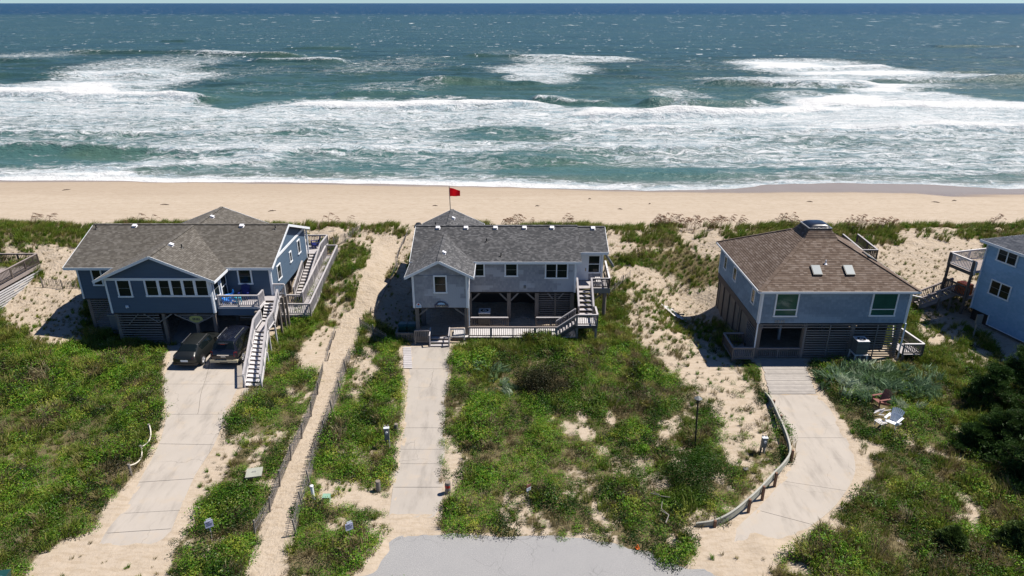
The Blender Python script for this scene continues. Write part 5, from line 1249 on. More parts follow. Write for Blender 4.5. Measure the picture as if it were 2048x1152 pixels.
# ------------------------------------------------------------------ cars
def car(label, loc, rz, st, wheels, paint, rearglass, windsh, sides, suv=False, group=None):
    root = thing('parked_car', label, 'car', loc, rz, group, local=True)
    def sec(s):
        y, zb, wb, bl, tp, wt = s
        half = [(0, zb), (wb * .82, zb), (wb * .97, zb + .12), (wb, zb + .32), (wb * .995, bl - .14), (wb * .955, bl), (wt + .035, tp - .10), (wt, tp - .05), (wt * .82, tp), (0, tp + .025)]
        return [(x, y, z) for x, z in half] + [(-x, y, z) for x, z in half[-2:0:-1]]
    S = [sec(s) for s in st]; n = len(S[0])
    b = MB()
    for i in range(len(S) - 1):
        for k in range(n): b.poly([S[i][k], S[i][(k + 1) % n], S[i + 1][(k + 1) % n], S[i + 1][k]])
    b.poly(S[0]); b.poly(S[-1][::-1])
    body = b.build('body', M[paint], root, smooth=True)
    def patch(name, i0, f0, i1, f1, ks, mat, off=.012, shr=.0):
        """glass or lamp panel following the body between stations, lifted off it"""
        b = MB(); ii = [i0 + f0] + [i for i in range(i0 + 1, i1 + 1)] + ([i1 + f1] if f1 > 0 else [])
        def P(fi, k):
            i = int(fi); f = fi - i
            if i >= len(S) - 1: i, f = len(S) - 2, 1.0
            kk = int(k); fk = k - kk
            def q(i_): return V(S[i_][kk % n]).lerp(V(S[i_][(kk + 1) % n]), fk)
            return q(i).lerp(q(i + 1), f)
        cen = V((0, sum(S[i0][0][1] for _ in (0,)), .8))
        for a, c in zip(ii[:-1], ii[1:]):
            for k0, k1 in zip(ks[:-1], ks[1:]):
                q = [P(a, k0), P(a, k1), P(c, k1), P(c, k0)]
                nn = (q[2] - q[0]).cross(q[3] - q[1])
                if nn.length < 1e-9: continue
                nn.normalize(); m_ = sum(q, V()) / 4
                if nn.dot(m_ - V((0, 2.2, .75))) < 0: nn = -nn
                q = [v + nn * off for v in q]; b.poly(q)
        return b.build(name, M[mat], root)
    i0, f0, i1, f1 = rearglass; patch('rear_window', i0, f0, i1, f1, [6.6, 7, 8, 9, 10, 11, 11.4], 'carglass')
    i0, f0, i1, f1 = windsh; patch('windscreen', i0, f0, i1, f1, [6.6, 7, 8, 9, 10, 11, 11.4], 'carglass')
    for i0, f0, i1, f1 in sides:
        patch('side_window', i0, f0, i1, f1, [5.12, 5.9], 'carglass'); patch('side_window', i0, f0, i1, f1, [12.1, 12.88], 'carglass')
    L = st[-1][0]; wb = max(s[2] for s in st)
    for y in wheels[0]:
        for s in (-1, 1):
            r = wheels[1]; t = MB(); t.tube([(s * (wb - .2), y, r), (s * (wb + .012), y, r)], r, 20); w_ = t.build('wheel', M['tyre'], root, smooth=True)
            t = MB(); t.tube([(s * (wb + .0), y, r), (s * (wb + .022), y, r)], r * .66, 14)
            for k in range(5):
                a = 2 * math.pi * k / 5; t.beam((s * (wb + .022), y, r), (s * (wb + .028), y + math.cos(a) * r * .6, r + math.sin(a) * r * .6), .05, .02)
            t.build('rim', M['alloy'], w_, smooth=True)
            t = MB(); t.tube([(s * (wb - .03), y, r + .02), (s * (wb + .004), y, r + .02)], r + .075, 20); t.build('wheel_arch', M['black'], root, smooth=True)
    return root, patch, S
stA = [(0.0, .36, .70, .80, .84, .60), (.07, .30, .84, .93, .97, .70), (.22, .27, .885, .99, 1.06, .70), (.42, .25, .90, 1.01, 1.15, .66), (1.05, .24, .905, 1.01, 1.46, .57), (1.6, .24, .91, .99, 1.53, .575), (2.6, .24, .91, .97, 1.52, .58), (2.85, .24, .91, .96, 1.47, .59), (3.6, .24, .905, .95, 1.02, .74), (4.1, .25, .89, .88, .93, .74), (4.45, .28, .82, .76, .82, .66), (4.6, .34, .68, .62, .66, .5)]
cA, pA, SA = car('dark green-black sloping hatchback parked left of the black suv', (-23.1, 42.4, .03), R(-2), stA, ((.88, 3.65), .34), 'carA', (3, .12, 4, .0), (7, .1, 7, .85), [(4, .05, 5, .6), (5, .7, 6, .9)], group='dark cars parked side by side')
b = MB(); b.box(-.26, .26, -.02, .06, .62, .76); b.build('licence_plate', M['white'], cA)
for s in (-1, 1):
    b = MB(); b.obox((s * .58, .045, .80), (s * .26, .12, 0), (0, -.05, 0), (0, .05, .13)); b.build('tail_lamp', M['redlight'], cA)
    b = MB(); b.obox((s * .90, 2.95, .98), (s * .17, .05, 0), (0, .12, 0), (0, 0, .13)); b.build('wing_mirror', M['carA'], cA)
    b = MB(); b.beam((s * .60, 1.2, 1.50), (s * .60, 2.6, 1.56), .04, .03); b.build('roof_rail', M['chrome'], cA)
b = MB(); b.box(-.84, .84, -.035, .1, .36, .5); b.build('rear_bumper', M['black'], cA)
stB = [(0.0, .48, .84, .92, .98, .74), (.06, .42, .94, 1.10, 1.16, .84), (.14, .40, .965, 1.16, 1.26, .82), (.40, .38, .97, 1.17, 1.74, .69), (.62, .38, .97, 1.17, 1.84, .67), (1.4, .38, .975, 1.16, 1.88, .67), (3.0, .38, .975, 1.14, 1.86, .67), (3.2, .38, .975, 1.13, 1.80, .67), (3.85, .38, .97, 1.12, 1.22, .82), (4.7, .40, .95, 1.05, 1.12, .82), (4.95, .42, .90, .92, .98, .76), (5.05, .48, .80, .75, .8, .6)]
cB, pB, SB = car('black suv with chrome roof rails and tan bumper next to the wooden stair', (-20.42, 42.66, .03), R(-1), stB, ((.95, 3.95), .40), 'carB', (2, .25, 3, .85), (7, .1, 7, .9), [(3, .5, 4, .95), (5, .05, 5, .55), (5, .62, 6, .5)], group='dark cars parked side by side')
b = MB(); b.box(-.97, .97, -.09, .08, .46, .66); b.box(-.985, -.90, .0, .6, .46, .6); b.box(.90, .985, .0, .6, .46, .6); b.build('rear_bumper', M['tan'], cB)
b = MB(); b.box(-.28, .28, -.10, .0, .42, .50); b.build('tow_bar', M['black'], cB)
b = MB(); b.box(-.42, .42, -.03, .06, .98, 1.04); b.build('chrome_strip', M['chrome'], cB)
b = MB(); b.box(-.17, .17, -.02, .06, .84, .95); b.build('licence_plate', M['metal'], cB)
b = MB(); b.obox((-.35, .38, 1.76), (.7, 0, 0), (0, -.14, 0), (0, 0, .05)); b.build('roof_spoiler', M['carB'], cB)
b = MB(); b.box(-.16, .16, .20, .235, 1.735, 1.757); b.build('brake_lamp', M['redlight'], cB)
for s in (-1, 1):
    b = MB(); b.obox((s * .76, .0, .88), (s * .19, .10, 0), (0, -.03, 0), (0, .10, .34)); b.build('tail_lamp', M['redlight'], cB)
    b = MB(); b.beam((s * .62, .9, 1.93), (s * .62, 2.6, 1.93), .05, .04); b.beam((s * .62, .95, 1.85), (s * .62, .95, 1.93), .04, .04); b.beam((s * .62, 2.55, 1.85), (s * .62, 2.55, 1.93), .04, .04); b.build('roof_rail', M['chrome'], cB)
    b = MB(); b.obox((s * .97, 3.2, 1.15), (s * .22, .05, 0), (0, .12, 0), (0, 0, .18)); b.build('wing_mirror', M['carB'], cB)
    b = MB(); b.box(min(s * .975, s * .995), max(s * .975, s * .995), .6, 4.7, .42, .56); b.build('side_cladding', M['tan'], cB)
for i in range(6):
    b = MB(); b.beam((-.45 + i * .18, .8, 1.895), (-.45 + i * .18, 2.7, 1.895), .02, .02); b.build('roof_rib', M['carB'], cB)

# ------------------------------------------------------------------ chairs
def adirondack(name, label, loc, rz, mat, group=None, s=1.0):
    r = thing(name, label, 'chair', loc, rz, group, local=True)        # faces -y in its own frame
    m = M[mat]
    for i in range(6):
        f = i / 5; y = -.30 + f * .52; z = .36 - f * .12
        piece('seat_slat', m, r, (-.27 * s, y * s, z * s), (.27 * s, y * s, z * s), .09 * s, .022)
    for i in range(7):
        x = (-.24 + i * .08) * s; t = abs(i - 3) / 3
        piece('back_slat', m, r, (x * .85, .20 * s, .24 * s), (x * 1.25, .52 * s, (1.02 - .10 * t * t) * s), .072 * s, .02, (0, 1, 0))
    piece('back_rail', m, r, (-.26 * s, .40 * s, .68 * s), (.26 * s, .40 * s, .68 * s), .05, .03); 
    for k in (-1, 1):
        piece('armrest', m, r, (k * .34 * s, -.36 * s, .56 * s), (k * .34 * s, .42 * s, .56 * s), .13 * s, .025)
        piece('front_leg', m, r, (k * .30 * s, -.30 * s, 0), (k * .30 * s, -.30 * s, .55 * s), .03, .11 * s, (0, 1, 0))
        piece('rear_leg', m, r, (k * .28 * s, -.30 * s, .34 * s), (k * .28 * s, .62 * s, .03), .03, .11 * s)
    return r
adirondack('lounge_chair', 'bright blue slatted chair at the left end of the navy house balcony', (-21.65, 47.55, 2.9), R(-62), 'blueplastic', 'blue chairs on the balcony', 1.0)
adirondack('lounge_chair', 'dark navy fan-backed chair against the balcony wall under the window', (-20.65, 48.45, 2.9), R(4), 'navyp', 'blue chairs on the balcony', 1.0)
tb = thing('side_table', 'small round turquoise table between the two balcony chairs', 'table', (-20.8, 47.6, 2.9), local=True)
b = MB(); b.lathe((0, 0, .48), [(0, 0), (.27, 0), (.27, .03)], 18); b.build('tabletop', M['turq'], tb)
for i in range(4):
    a = R(45 + 90 * i); piece('leg', M['turq'], tb, (.2 * math.cos(a), .2 * math.sin(a), 0), (.13 * math.cos(a), .13 * math.sin(a), .48), .06, .03)
rc = adirondack('rocking_chair', 'dark blue rocking chair on the back deck of the navy house', (-18.35, 60.3, 2.95), R(-70), 'navyp')
for k in (-1, 1):
    b = MB(); b.tube([(k * .3, -.5, .10), (k * .3, -.2, .03), (k * .3, .2, .0), (k * .3, .6, .05), (k * .3, .8, .13)], .025, 6); b.build('rocker', M['navyp'], rc, smooth=True)
p = gz(1757, 815); adirondack('lounge_chair', 'red-brown slatted chair sunk in the grass beside the curving driveway', (p.x, p.y, .2), R(-75), 'brownp', None, 1.0)
p = gz(1782, 858); adirondack('lounge_chair', 'white slatted chair in the grass right of the curving driveway', (p.x, p.y, .2), R(-50), 'white', None, 1.05)
p = gz(1758, 858); ot = thing('footstool', 'white slatted footstool in front of the white chair', 'stool', (p.x, p.y, .2), R(-70), local=True)
for i in range(5): piece('seat_slat', M['whitew'], ot, (-.28, -.2 + i * .1, .36 - abs(i - 2) * .02), (.28, -.2 + i * .1, .36 - abs(i - 2) * .02), .08, .02)
for x in (-.24, .24):
    for y in (-.15, .15): piece('leg', M['whitew'], ot, (x, y, 0), (x, y, .34), .05, .05, (0, 1, 0))
p = gz(1765, 838); wd = thing('scrap_wood', 'heap of broken pale boards between the white and the brown chair', 'debris', (p.x, p.y, .15), local=True)
for i in range(9):
    a = rnd.uniform(-.6, .6); x, y = rnd.uniform(-.45, .45), rnd.uniform(-.35, .35); l = rnd.uniform(.25, .5)
    piece('board', M['whitew'], wd, (x - l / 2 * math.cos(a), y - l / 2 * math.sin(a), rnd.uniform(.15, .3)), (x + l / 2 * math.cos(a), y + l / 2 * math.sin(a), rnd.uniform(.2, .45)), .07, .02)

# ------------------------------------------------------------------ air conditioners, bins, utilities
def ac_unit(label, loc, w=.85, h=1.0, stand=0.0):
    r = thing('air_conditioner', label, 'air conditioner', loc, local=True); w2 = w / 2
    if stand:
        for x in (-w2, w2):
            for y in (-w2, w2): piece('stand_leg', M['whitew'], r, (x * 1.2, y * 1.2, -.1), (x, y, stand), .08, .08, (0, 1, 0))
        b = MB(); b.box(-w2 - .08, w2 + .08, -w2 - .08, w2 + .08, stand, stand + .05); b.build('platform', M['whitew'], r)
    z = stand + .05
    b = MB(); b.box(-w2, w2, -w2, w2, z, z + h); body = b.build('cabinet', M['acgrey'], r)
    for i in range(9):
        zz = z + .08 + i * (h - .16) / 8
        for q in ((-w2 - .012, -w2 + .001, -w2, w2), (w2 - .001, w2 + .012, -w2, w2)):
            b = MB(); b.box(q[0], q[1], q[2], q[3], zz, zz + .03); b.build('louvre', M['black'], r)
        b = MB(); b.box(-w2 + .02, w2 - .02, -w2 - .012, -w2 + .001, zz, zz + .03); b.build('louvre', M['black'], r)
    b = MB(); b.box(-w2 - .02, w2 + .02, -w2 - .02, w2 + .02, z + h, z + h + .05); b.build('top_cover', M['vent'], r)
    b = MB(); b.tube([(0, 0, z + h + .05), (0, 0, z + h + .062)], w2 * .8, 20); b.build('fan_grille', M['black'], r)
    b = MB(); b.tube([(w2 * .3 * math.cos(t), w2 * .3 * math.sin(t), z + h + .072) for t in [2 * math.pi * i / 16 for i in range(17)]], .02, 5); b.tube([(w2 * .78 * math.cos(t), w2 * .78 * math.sin(t), z + h + .07) for t in [2 * math.pi * i / 20 for i in range(21)]], .02, 5); b.build('fan_ring', M['vent'], r)
    return r
ac_unit('dark air conditioner on a tall white stand before the slatted skirting of the brown-roofed house', (24.75, 43.2, 0), .8, 1.0, .95)
ac_unit('grey air conditioner under the grey middle house behind the deck railing', (-2.2, 50.0, .15), .9, .9)
uc = thing('utility_cabinet', 'tall dark cabinet in the slatted corner under the left end of the navy house', 'cabinet', (-30.9, 48.6, 0)); b = MB(); b.box(-31.5, -30.2, 48.3, 49.1, .1, 1.5); b.build('cabinet', M['acgrey'], uc); b = MB(); b.box(-31.55, -30.15, 48.2, 49.12, 1.5, 1.56); b.build('lid', M['metal'], uc)
piece('platform', M['metal'], uc, (-31.5, 48.1, .15), (-30.2, 48.1, .15), .3, .06)
def bin_(label, loc, rz, tilt=0, sticker=False, group=None):
    r = thing('rubbish_bin', label, 'bin', loc, rz, group, local=True)
    b = MB()
    lo = [(-.24, -.27, .08), (.24, -.27, .08), (.24, .25, .08), (-.24, .25, .08)]; hi = [(-.31, -.38, 1.0), (.31, -.38, 1.0), (.31, .34, 1.0), (-.31, .34, 1.0)]
    b.poly(lo[::-1]); b.poly(hi)
    for i in range(4): b.poly([lo[i], lo[(i + 1) % 4], hi[(i + 1) % 4], hi[i]])
    b.build('body', M['teal'], r)
    b = MB(); b.slab([(-.33, -.41, 1.0), (.33, -.41, 1.0), (.33, -.2, 1.09), (-.33, -.2, 1.09)], .04); b.slab([(-.33, -.2, 1.09), (.33, -.2, 1.09), (.33, .38, 1.05), (-.33, .38, 1.05)], .05); l_ = b.build('lid', M['teal'], r)
    for s in (-1, 1):
        b = MB(); b.tube([(s * .24, .28, .11), (s * .30, .28, .11)], .11, 12); b.build('wheel', M['tyre'], r, smooth=True)
    b = MB(); b.tube([(-.25, .42, .96), (.25, .42, .96)], .02, 6); b.build('handle', M['black'], r)
    return r, l_
for x, y, lab in ((-8.45, 47.75, 'dark green wheeled bin left of its twin, beyond the low picket screen'), (-7.75, 47.75, 'dark green wheeled bin right of its twin, against the corner piling')):
    bin_(lab, (x, y, .02), R(rnd.uniform(-5, 5)), group='bins beside the grey house')
p = gz(8, 1146, 1.0); r_, l_ = bin_('dark green bin with pale blue lettering on its lid, in the bottom left corner', (p.x - .15, p.y - .15, -.1), R(12))
b = MB()
for i in range(5): b.obox((-.22 + i * .09, -.12 + .004 * i, 1.09), (.05, 0, 0), (0, .05 + .03 * (i % 2), 0), (0, 0, .006))
b.build('lid_lettering', M['skyblue'], l_)
bp = thing('bin_pen', 'low grey picket screen in front of the two green bins', 'fence', (-8.1, 46.8, 0)); railing(bp, (-8.85, 46.75, 0), (-7.55, 46.75, 0), .75, .12, top='greywood', bal='greywood', w=.055); railing(bp, (-8.85, 46.75, 0), (-8.85, 48.0, 0), .75, .12, top='greywood', bal='greywood')
bw = thing('stepping_boards', 'short strip of grey boards left of the middle driveway', 'boardwalk', (-8, 44.5, 0))
for i in range(12):
    a = gz(806, 697).lerp(gz(807, 736), i / 11); piece('plank', M['deck'], bw, (a.x - .0, a.y, .05), (a.x + .62, a.y, .05), .24, .03)
def pedestal(label, px, py, h=1.3):
    p = gz(px, py); r = thing('meter_pedestal', label, 'utility post', (p.x, p.y, -.05), R(rnd.uniform(-8, 8)), local=True)
    for s in (-1, 1): piece('post', M['greywood'], r, (s * .09, .04, -.1), (s * .09, .04, h), .09, .09, (0, 1, 0))
    b = MB(); b.box(-.14, .14, -.16, -.01, h * .42, h * .92); b.build('meter_box', M['acgrey'], r)
    b = MB(); b.tube([(0, -.16, h * .76), (0, -.24, h * .76)], .075, 12); b.build('meter_dial', M['vent'], r)
    b = MB(); b.box(-.16, .16, -.18, .02, h * .92, h * .95); b.build('cap', M['white'], r); b = MB(); b.tube([(.11, -.08, 0), (.11, -.08, h * .42)], .025, 6); b.build('conduit', M['vent'], r)
pedestal('tall grey meter pedestal on two wooden posts left of the middle driveway', 776, 893, 1.5); pedestal('grey meter pedestal in the sand inside the curved plank barrier', 1524, 906, 1.25)
def bollard(label, px, py, h, r=.15, band=False):
    p = gz(px, py); o = thing('timber_bollard', label, 'bollard', (p.x, p.y, -.1), local=True)
    b = MB(); b.tube([(0, 0, -.1), (.01, 0, h)], r, 12); b.build('stump', M['greywood'], o, smooth=True); b = MB(); b.tube([(.01, 0, h), (.01, 0, h + .01)], r * .93, 12); b.build('cut_top', M['panel'], o)
    if band: b = MB(); b.tube([(0, 0, h * .62), (0, 0, h * .82)], r + .006, 12, cap=False); b.build('red_band', M['redband'], o)
bollard('short grey timber stump just right of the meter pedestal by the middle driveway', 793, 866, .75, .12); bollard('weathered round timber post on the left edge of the middle driveway', 757, 982, .75, .13); bollard('grey timber post with a red band on the right edge of the middle driveway', 896, 987, .85, .15, True)
def small_sign(label, px, py, h, two=False):
    p = gz(px, py); r = thing('post_sign', label, 'sign', (p.x, p.y, -.1), R(rnd.uniform(25, 38)), local=True)
    piece('post', M['whitew' if not two else 'greywood'], r, (0, 0, -.1), (-.02, 0, h), .05, .05, (0, 1, 0))
    if two:
        b = MB(); b.box(-.13, .13, -.055, -.03, h - .16, h + .02); b.build('brown_board', M['brownp'], r); b = MB(); b.box(-.13, .13, -.055, -.03, h - .36, h - .17); pb = b.build('white_board', M['white'], r)
        b = MB(); b.box(-.1, .1, -.06, -.056, h - .24, h - .22); b.box(-.02, .09, -.06, -.056, h - .31, h - .28); b.build('text_lines', M['ink'], pb)
    else:
        b = MB(); b.box(-.20, .17, -.06, -.035, h - .42, h - .02); pb = b.build('board', M['signblue'], r)
        b = MB(); b.box(-.17, .02, -.068, -.061, h - .12, h - .09); b.box(-.15, .13, -.068, -.061, h - .2, h - .18); b.box(-.15, .10, -.068, -.061, h - .28, h - .26); b.build('text_lines', M['ink'], pb); b = MB(); b.box(-.12, .12, -.05, -.04, h - .02, h + .1); b.build('upper_tab', M['white'], r)
small_sign('small pale lilac sign on a white post between the left driveway and the picket fence', 425, 1077, 1.25); small_sign('small pale lilac sign on a white post right of the sand path near the road', 702, 1084, 1.3); small_sign('little brown and white sign on a grey post in the scrub before the road', 1056, 1003, 1.2, True)
p = gz(628, 1000); o = thing('standpipe', 'white capped plastic pipe standing beside the sand path', 'pipe', (p.x, p.y, -.1), local=True); b = MB(); b.tube([(0, 0, -.1), (-.03, 0, 1.0)], .085, 12); b.build('pipe', M['white'], o, smooth=True); b = MB(); b.lathe((-.03, 0, 1.0), [(.1, -.06), (.1, .03), (.05, .06)], 12); b.build('cap', M['vent'], o, smooth=True)
p = gz(654, 1003); o = thing('cable_box', 'small pale green utility box in the sand right of the white pipe', 'utility box', (p.x, p.y, -.1), local=True); b = MB(); b.box(-.18, .18, -.15, .15, 0, .42); b.build('cabinet', M['greenbox'], o); b = MB(); b.box(-.2, .2, -.17, .17, .42, .48); b.build('lid', M['greenbox'], o)
p = gz(510, 955); o = thing('septic_cover', 'flat green-grey concrete cover lying in the scrub left of the picket fence', 'cover', (p.x, p.y, 0), R(12), local=True); b = MB(); b.box(-.42, .42, -.4, .4, .28, .36); b.build('cover', M['guard'], o); b = MB(); b.tube([(-.1, 0, .36), (-.1, 0, .42), (.1, 0, .42), (.1, 0, .36)], .015, 5); b.build('handle', M['metal'], o)
p = gz(1390, 897); o = thing('street_lamp', 'slim black lamp post with a lantern head at the edge of the scrub', 'lamp post', (p.x, p.y, -.1), local=True)
b = MB(); b.tube([(0, 0, -.1), (-.16, 0, 3.25)], .05, 10); b.build('pole', M['black'], o, smooth=True); b = MB(); b.lathe((-.16, 0, 3.25), [(.09, 0), (.14, .24), (.17, .25)], 8); ln = b.build('lantern', M['black'], o); b = MB(); b.lathe((-.16, 0, 3.5), [(.23, 0), (.10, .10), (.02, .15)], 8); b.build('cap', M['acgrey'], ln)
b = MB(); b.beam((-.32, -.0, 3.2), (.02, 0, 3.2), .03, .03); b.build('arm', M['black'], o)
p = gz(1490, 945); o = thing('ground_spotlight', 'small dark spotlight box on the sand left of the curved plank barrier', 'light', (p.x, p.y, 0), local=True); b = MB(); b.obox((-.14, -.1, .12), (.28, 0, 0), (0, .18, .05), (0, -.05, .16)); b.build('housing', M['black'], o); b = MB(); b.tube([(0, 0, -.1), (0, 0, .13)], .03, 6); b.build('stake', M['black'], o)
p = gz(1275, 1096); o = thing('orange_cone', 'tiny orange marker at the scrub edge by the road', 'marker', (p.x, p.y, 0), local=True); b = MB(); b.lathe((0, 0, 0), [(.12, 0), (.12, .02), (.07, .03), (.02, .2)], 10); b.build('cone', M['orange'], o)
for k, (px, py, yy, zz) in enumerate(((1702, 475, 67.0, 3.2),)):
    o = thing('beach_sign', 'small grey board sign on a dune post right of the dome skylight', 'sign', (0, 0, 0)); q = aty(1704, 462, 66.5)
    piece('post', M['greywood'], o, (q.x - .05, 66.5, 2.2), (q.x - .05, 66.5, q.z + .5), .08, .08, (0, 1, 0)); b = MB(); b.box(q.x - .24, q.x + .24, 66.38, 66.44, q.z - .1, q.z + .5); b.build('board', M['acgrey'], o)
p = gz(1345, 588, 1.2); o = thing('driftwood_pallet', 'sun-bleached broken pallet lying on the dune left of the brown-roofed house', 'pallet', (p.x, p.y, 0))
for i in range(4):
    zt_ = grd(p.x - .5 + i * .3, p.y + .5) + .14; piece('board', M['whitew'], o, (p.x - .7 + i * .3, p.y + 1.5 - i * .15, zt_ + .05), (p.x + .1 + i * .3, p.y - 1.2 - i * .1, zt_ - .02), .13, .03)
for i in range(2): zt_ = grd(p.x, p.y + .3) + .06; piece('bearer', M['greywood'], o, (p.x - .7 + i * .6, p.y + .8 - i * 1.2, zt_), (p.x + .5 + i * .6, p.y + 1.0 - i * 1.2, zt_), .09, .09)

# rope fence by the left driveway
o = thing('rope_fence', 'pale rope slung over three dark posts left of the wide driveway', 'fence', (-21.4, 32.5, 0)); pts = []
for px, py, h in ((263, 951, .75), (286, 912, .72), (302, 868, .7)):
    p = gz(px, py); post(o, p.x, p.y, -.2, h, .07, round_=True, mat='greywood', name='post'); pts.append(V((p.x + .03, p.y, h - .08)))
rp_ = []
for a, c in zip(pts[:-1], pts[1:]):
    for i in range(10):
        t = i / 10; q = a.lerp(c, t); q.z -= .32 * 4 * t * (1 - t) * .7; q.x += .22 * 4 * t * (1 - t); rp_.append(q)
rp_.append(pts[-1]); b = MB(); b.tube(rp_, .035, 6); b.build('rope', M['rope'], o, smooth=True)

# curved plank barrier
o = thing('plank_barrier', 'curved low wall of bent green-grey planks on reddish posts along the right driveway', 'barrier', (14, 30, 0))
gp_ = [V((*gz(a, b_, h)[:2], 0)) for (a, b_), h in zip([(1392, 1046), (1428, 1040), (1462, 1024), (1495, 998), (1523, 972), (1548, 945), (1570, 922), (1581, 900), (1574, 868), (1558, 830), (1544, 800), (1531, 784)], [.18, .42, .62, .8, .86, .86, .84, .8, .7, .6, .45, .25])]
hs = [.18, .42, .62, .8, .86, .86, .84, .8, .7, .6, .45, .25]
def cr_(a, i, t):
    n = len(a); p0, p1, p2, p3 = [a[max(0, min(n - 1, i + k))] for k in (-1, 0, 1, 2)]
    return .5 * ((2 * p1) + (p2 - p0) * t + (2 * p0 - 5 * p1 + 4 * p2 - p3) * t * t + (3 * p1 - p0 - 3 * p2 + p3) * t ** 3)
def rib(b, i0, i1, z0, z1, th):
    P = []; 
    for i in range(i0, i1):
        for j in range(5): P.append((cr_(gp_, i, j / 5), hs[i] + (hs[i + 1] - hs[i]) * j / 5))
    P.append((gp_[i1], hs[i1]))
    for (p, h), (q, k) in zip(P[:-1], P[1:]):
        d = (q - p); nn = V((-d.y, d.x, 0)).normalized() * th
        a = [p + nn * s + V((0, 0, h + z)) for s in (-.5, .5) for z in (z0, z1)]; c = [q + nn * s + V((0, 0, k + z)) for s in (-.5, .5) for z in (z0, z1)]
        for f in ((0, 1), (1, 3), (3, 2), (2, 0)): b.poly([a[f[0]], a[f[1]], c[f[1]], c[f[0]]])
    for (p, h) in (P[0], P[-1]): pass
for (i0, i1) in ((0, 3), (3, 5), (5, 7), (7, 9), (9, 11)):
    b = MB(); rib(b, i0, i1, -.42, -.03, .05); b.build('side_plank', M['guard'], o)
    b = MB(); rib(b, i0, i1, -.028, .0, .095); b.build('cap_plank', M['guardcap'], o)
for i in (1, 3, 4, 5, 7, 9, 10):
    g_ = gp_[i]; dx = .12 if i > 2 else .05
    piece('post', M['redwood'], o, (g_.x + dx, g_.y - .06, -.2), (g_.x + dx, g_.y - .06, hs[i] + .03), .11, .14, (0, 1, 0))

# picket (sand) fences
def picket_fence(label, pts, h=1.0, lean=0.0, gap=.1, posts=True, jit=.06, sag=0, group=None):
    """slatted sand fence through world points; pickets are separate parts"""
    o = thing('sand_fence', label, 'fence', (pts[0][0], pts[0][1], 0), group=group)
    acc = 0
    for k in range(len(pts) - 1):
        a, c = V(pts[k] + (0,)), V(pts[k + 1] + (0,)); d = c - a; L = d.length; n = max(1, int(L / gap)); nn = V((d.y, -d.x, 0)).normalized()
        ga, gc = grd(a.x, a.y), grd(c.x, c.y); hk = h * rnd.uniform(.85, 1.05)
        if posts: 
            q = a + nn * .04; piece('post', M['greywood'], o, (q.x, q.y, ga - .2), (q.x + nn.x * lean, q.y + nn.y * lean, ga + hk + .12), .07, .07, (0, 1, 0))
        for i in range(n):
            t = (i + .5) / n; p = a.lerp(c, t); g0 = ga + (gc - ga) * t; hh = hk * (1 - sag * 4 * t * (1 - t)) + rnd.uniform(-jit, jit) * .6; l = lean * hh + rnd.uniform(-jit, jit) * .5
            s = d.normalized() * rnd.uniform(-jit, jit) * .8
            piece('picket', M['greywood'], o, (p.x, p.y, g0 - .1), (p.x + nn.x * l + s.x, p.y + nn.y * l + s.y, g0 + hh), .038, .012, nn)
        for zf in (.3, .75):
            piece('wire', M['metal'], o, (a.x + nn.x * lean * hk * zf, a.y + nn.y * lean * hk * zf, ga + hk * zf), (c.x + nn.x * lean * hk * zf, c.y + nn.y * lean * hk * zf, gc + hk * zf), .012, .012)
    return o
G2 = lambda l, z=0: [tuple(gz(a, b_, z)[:2]) for a, b_ in l]
picket_fence('leaning grey picket sand fence along the left side of the sand path', G2([(508, 1072), (538, 1024), (558, 973), (580, 922), (602, 877), (621, 834), (634, 790), (646, 744)]), .95, .10, .115)
picket_fence('grey picket sand fence along the right side of the sand path', G2([(592, 1071), (604, 1014), (619, 971), (634, 912), (650, 869), (665, 830), (680, 783), (692, 744), (703, 712)]), .95, -.1, .12)
picket_fence('short fence stub above the bare sand patch left of the path', G2([(652, 722), (656, 700), (664, 680), (667, 664)]), .6, .3, .16, jit=.12)
picket_fence('short sunlit piece of picket fence between the path and the grey house shade', [tuple(pxpoly([q], 0, True)[0]) for q in [(722, 655), (748, 672), (775, 688)]], .85, 0, .11)
picket_fence('leaning fence remnant on the dune path behind the grey gable', [tuple(pxpoly([q], 0, True)[0]) for q in [(738, 628), (748, 600), (790, 535), (793, 512), (805, 488), (815, 470)]], .75, .35, .16, jit=.1, sag=.3)
picket_fence('thin fence with dark posts on the dune right of the back deck', [tuple(pxpoly([q], 0, True)[0]) for q in [(668, 494), (690, 484), (706, 474), (722, 466)]], .85, .0, .15)
picket_fence('sunlit picket fence between the neighbour deck and the navy house', [tuple(pxpoly([q], 0, True)[0]) for q in [(80, 551), (118, 549), (146, 540)]], .85, 0, .12)
picket_fence('half-hidden picket fence in dune grass right of the grey house', [tuple(pxpoly([q], 0, True)[0]) for q in [(1216, 600), (1228, 585), (1245, 560), (1262, 548)]], .8, 0, .2, jit=.1)

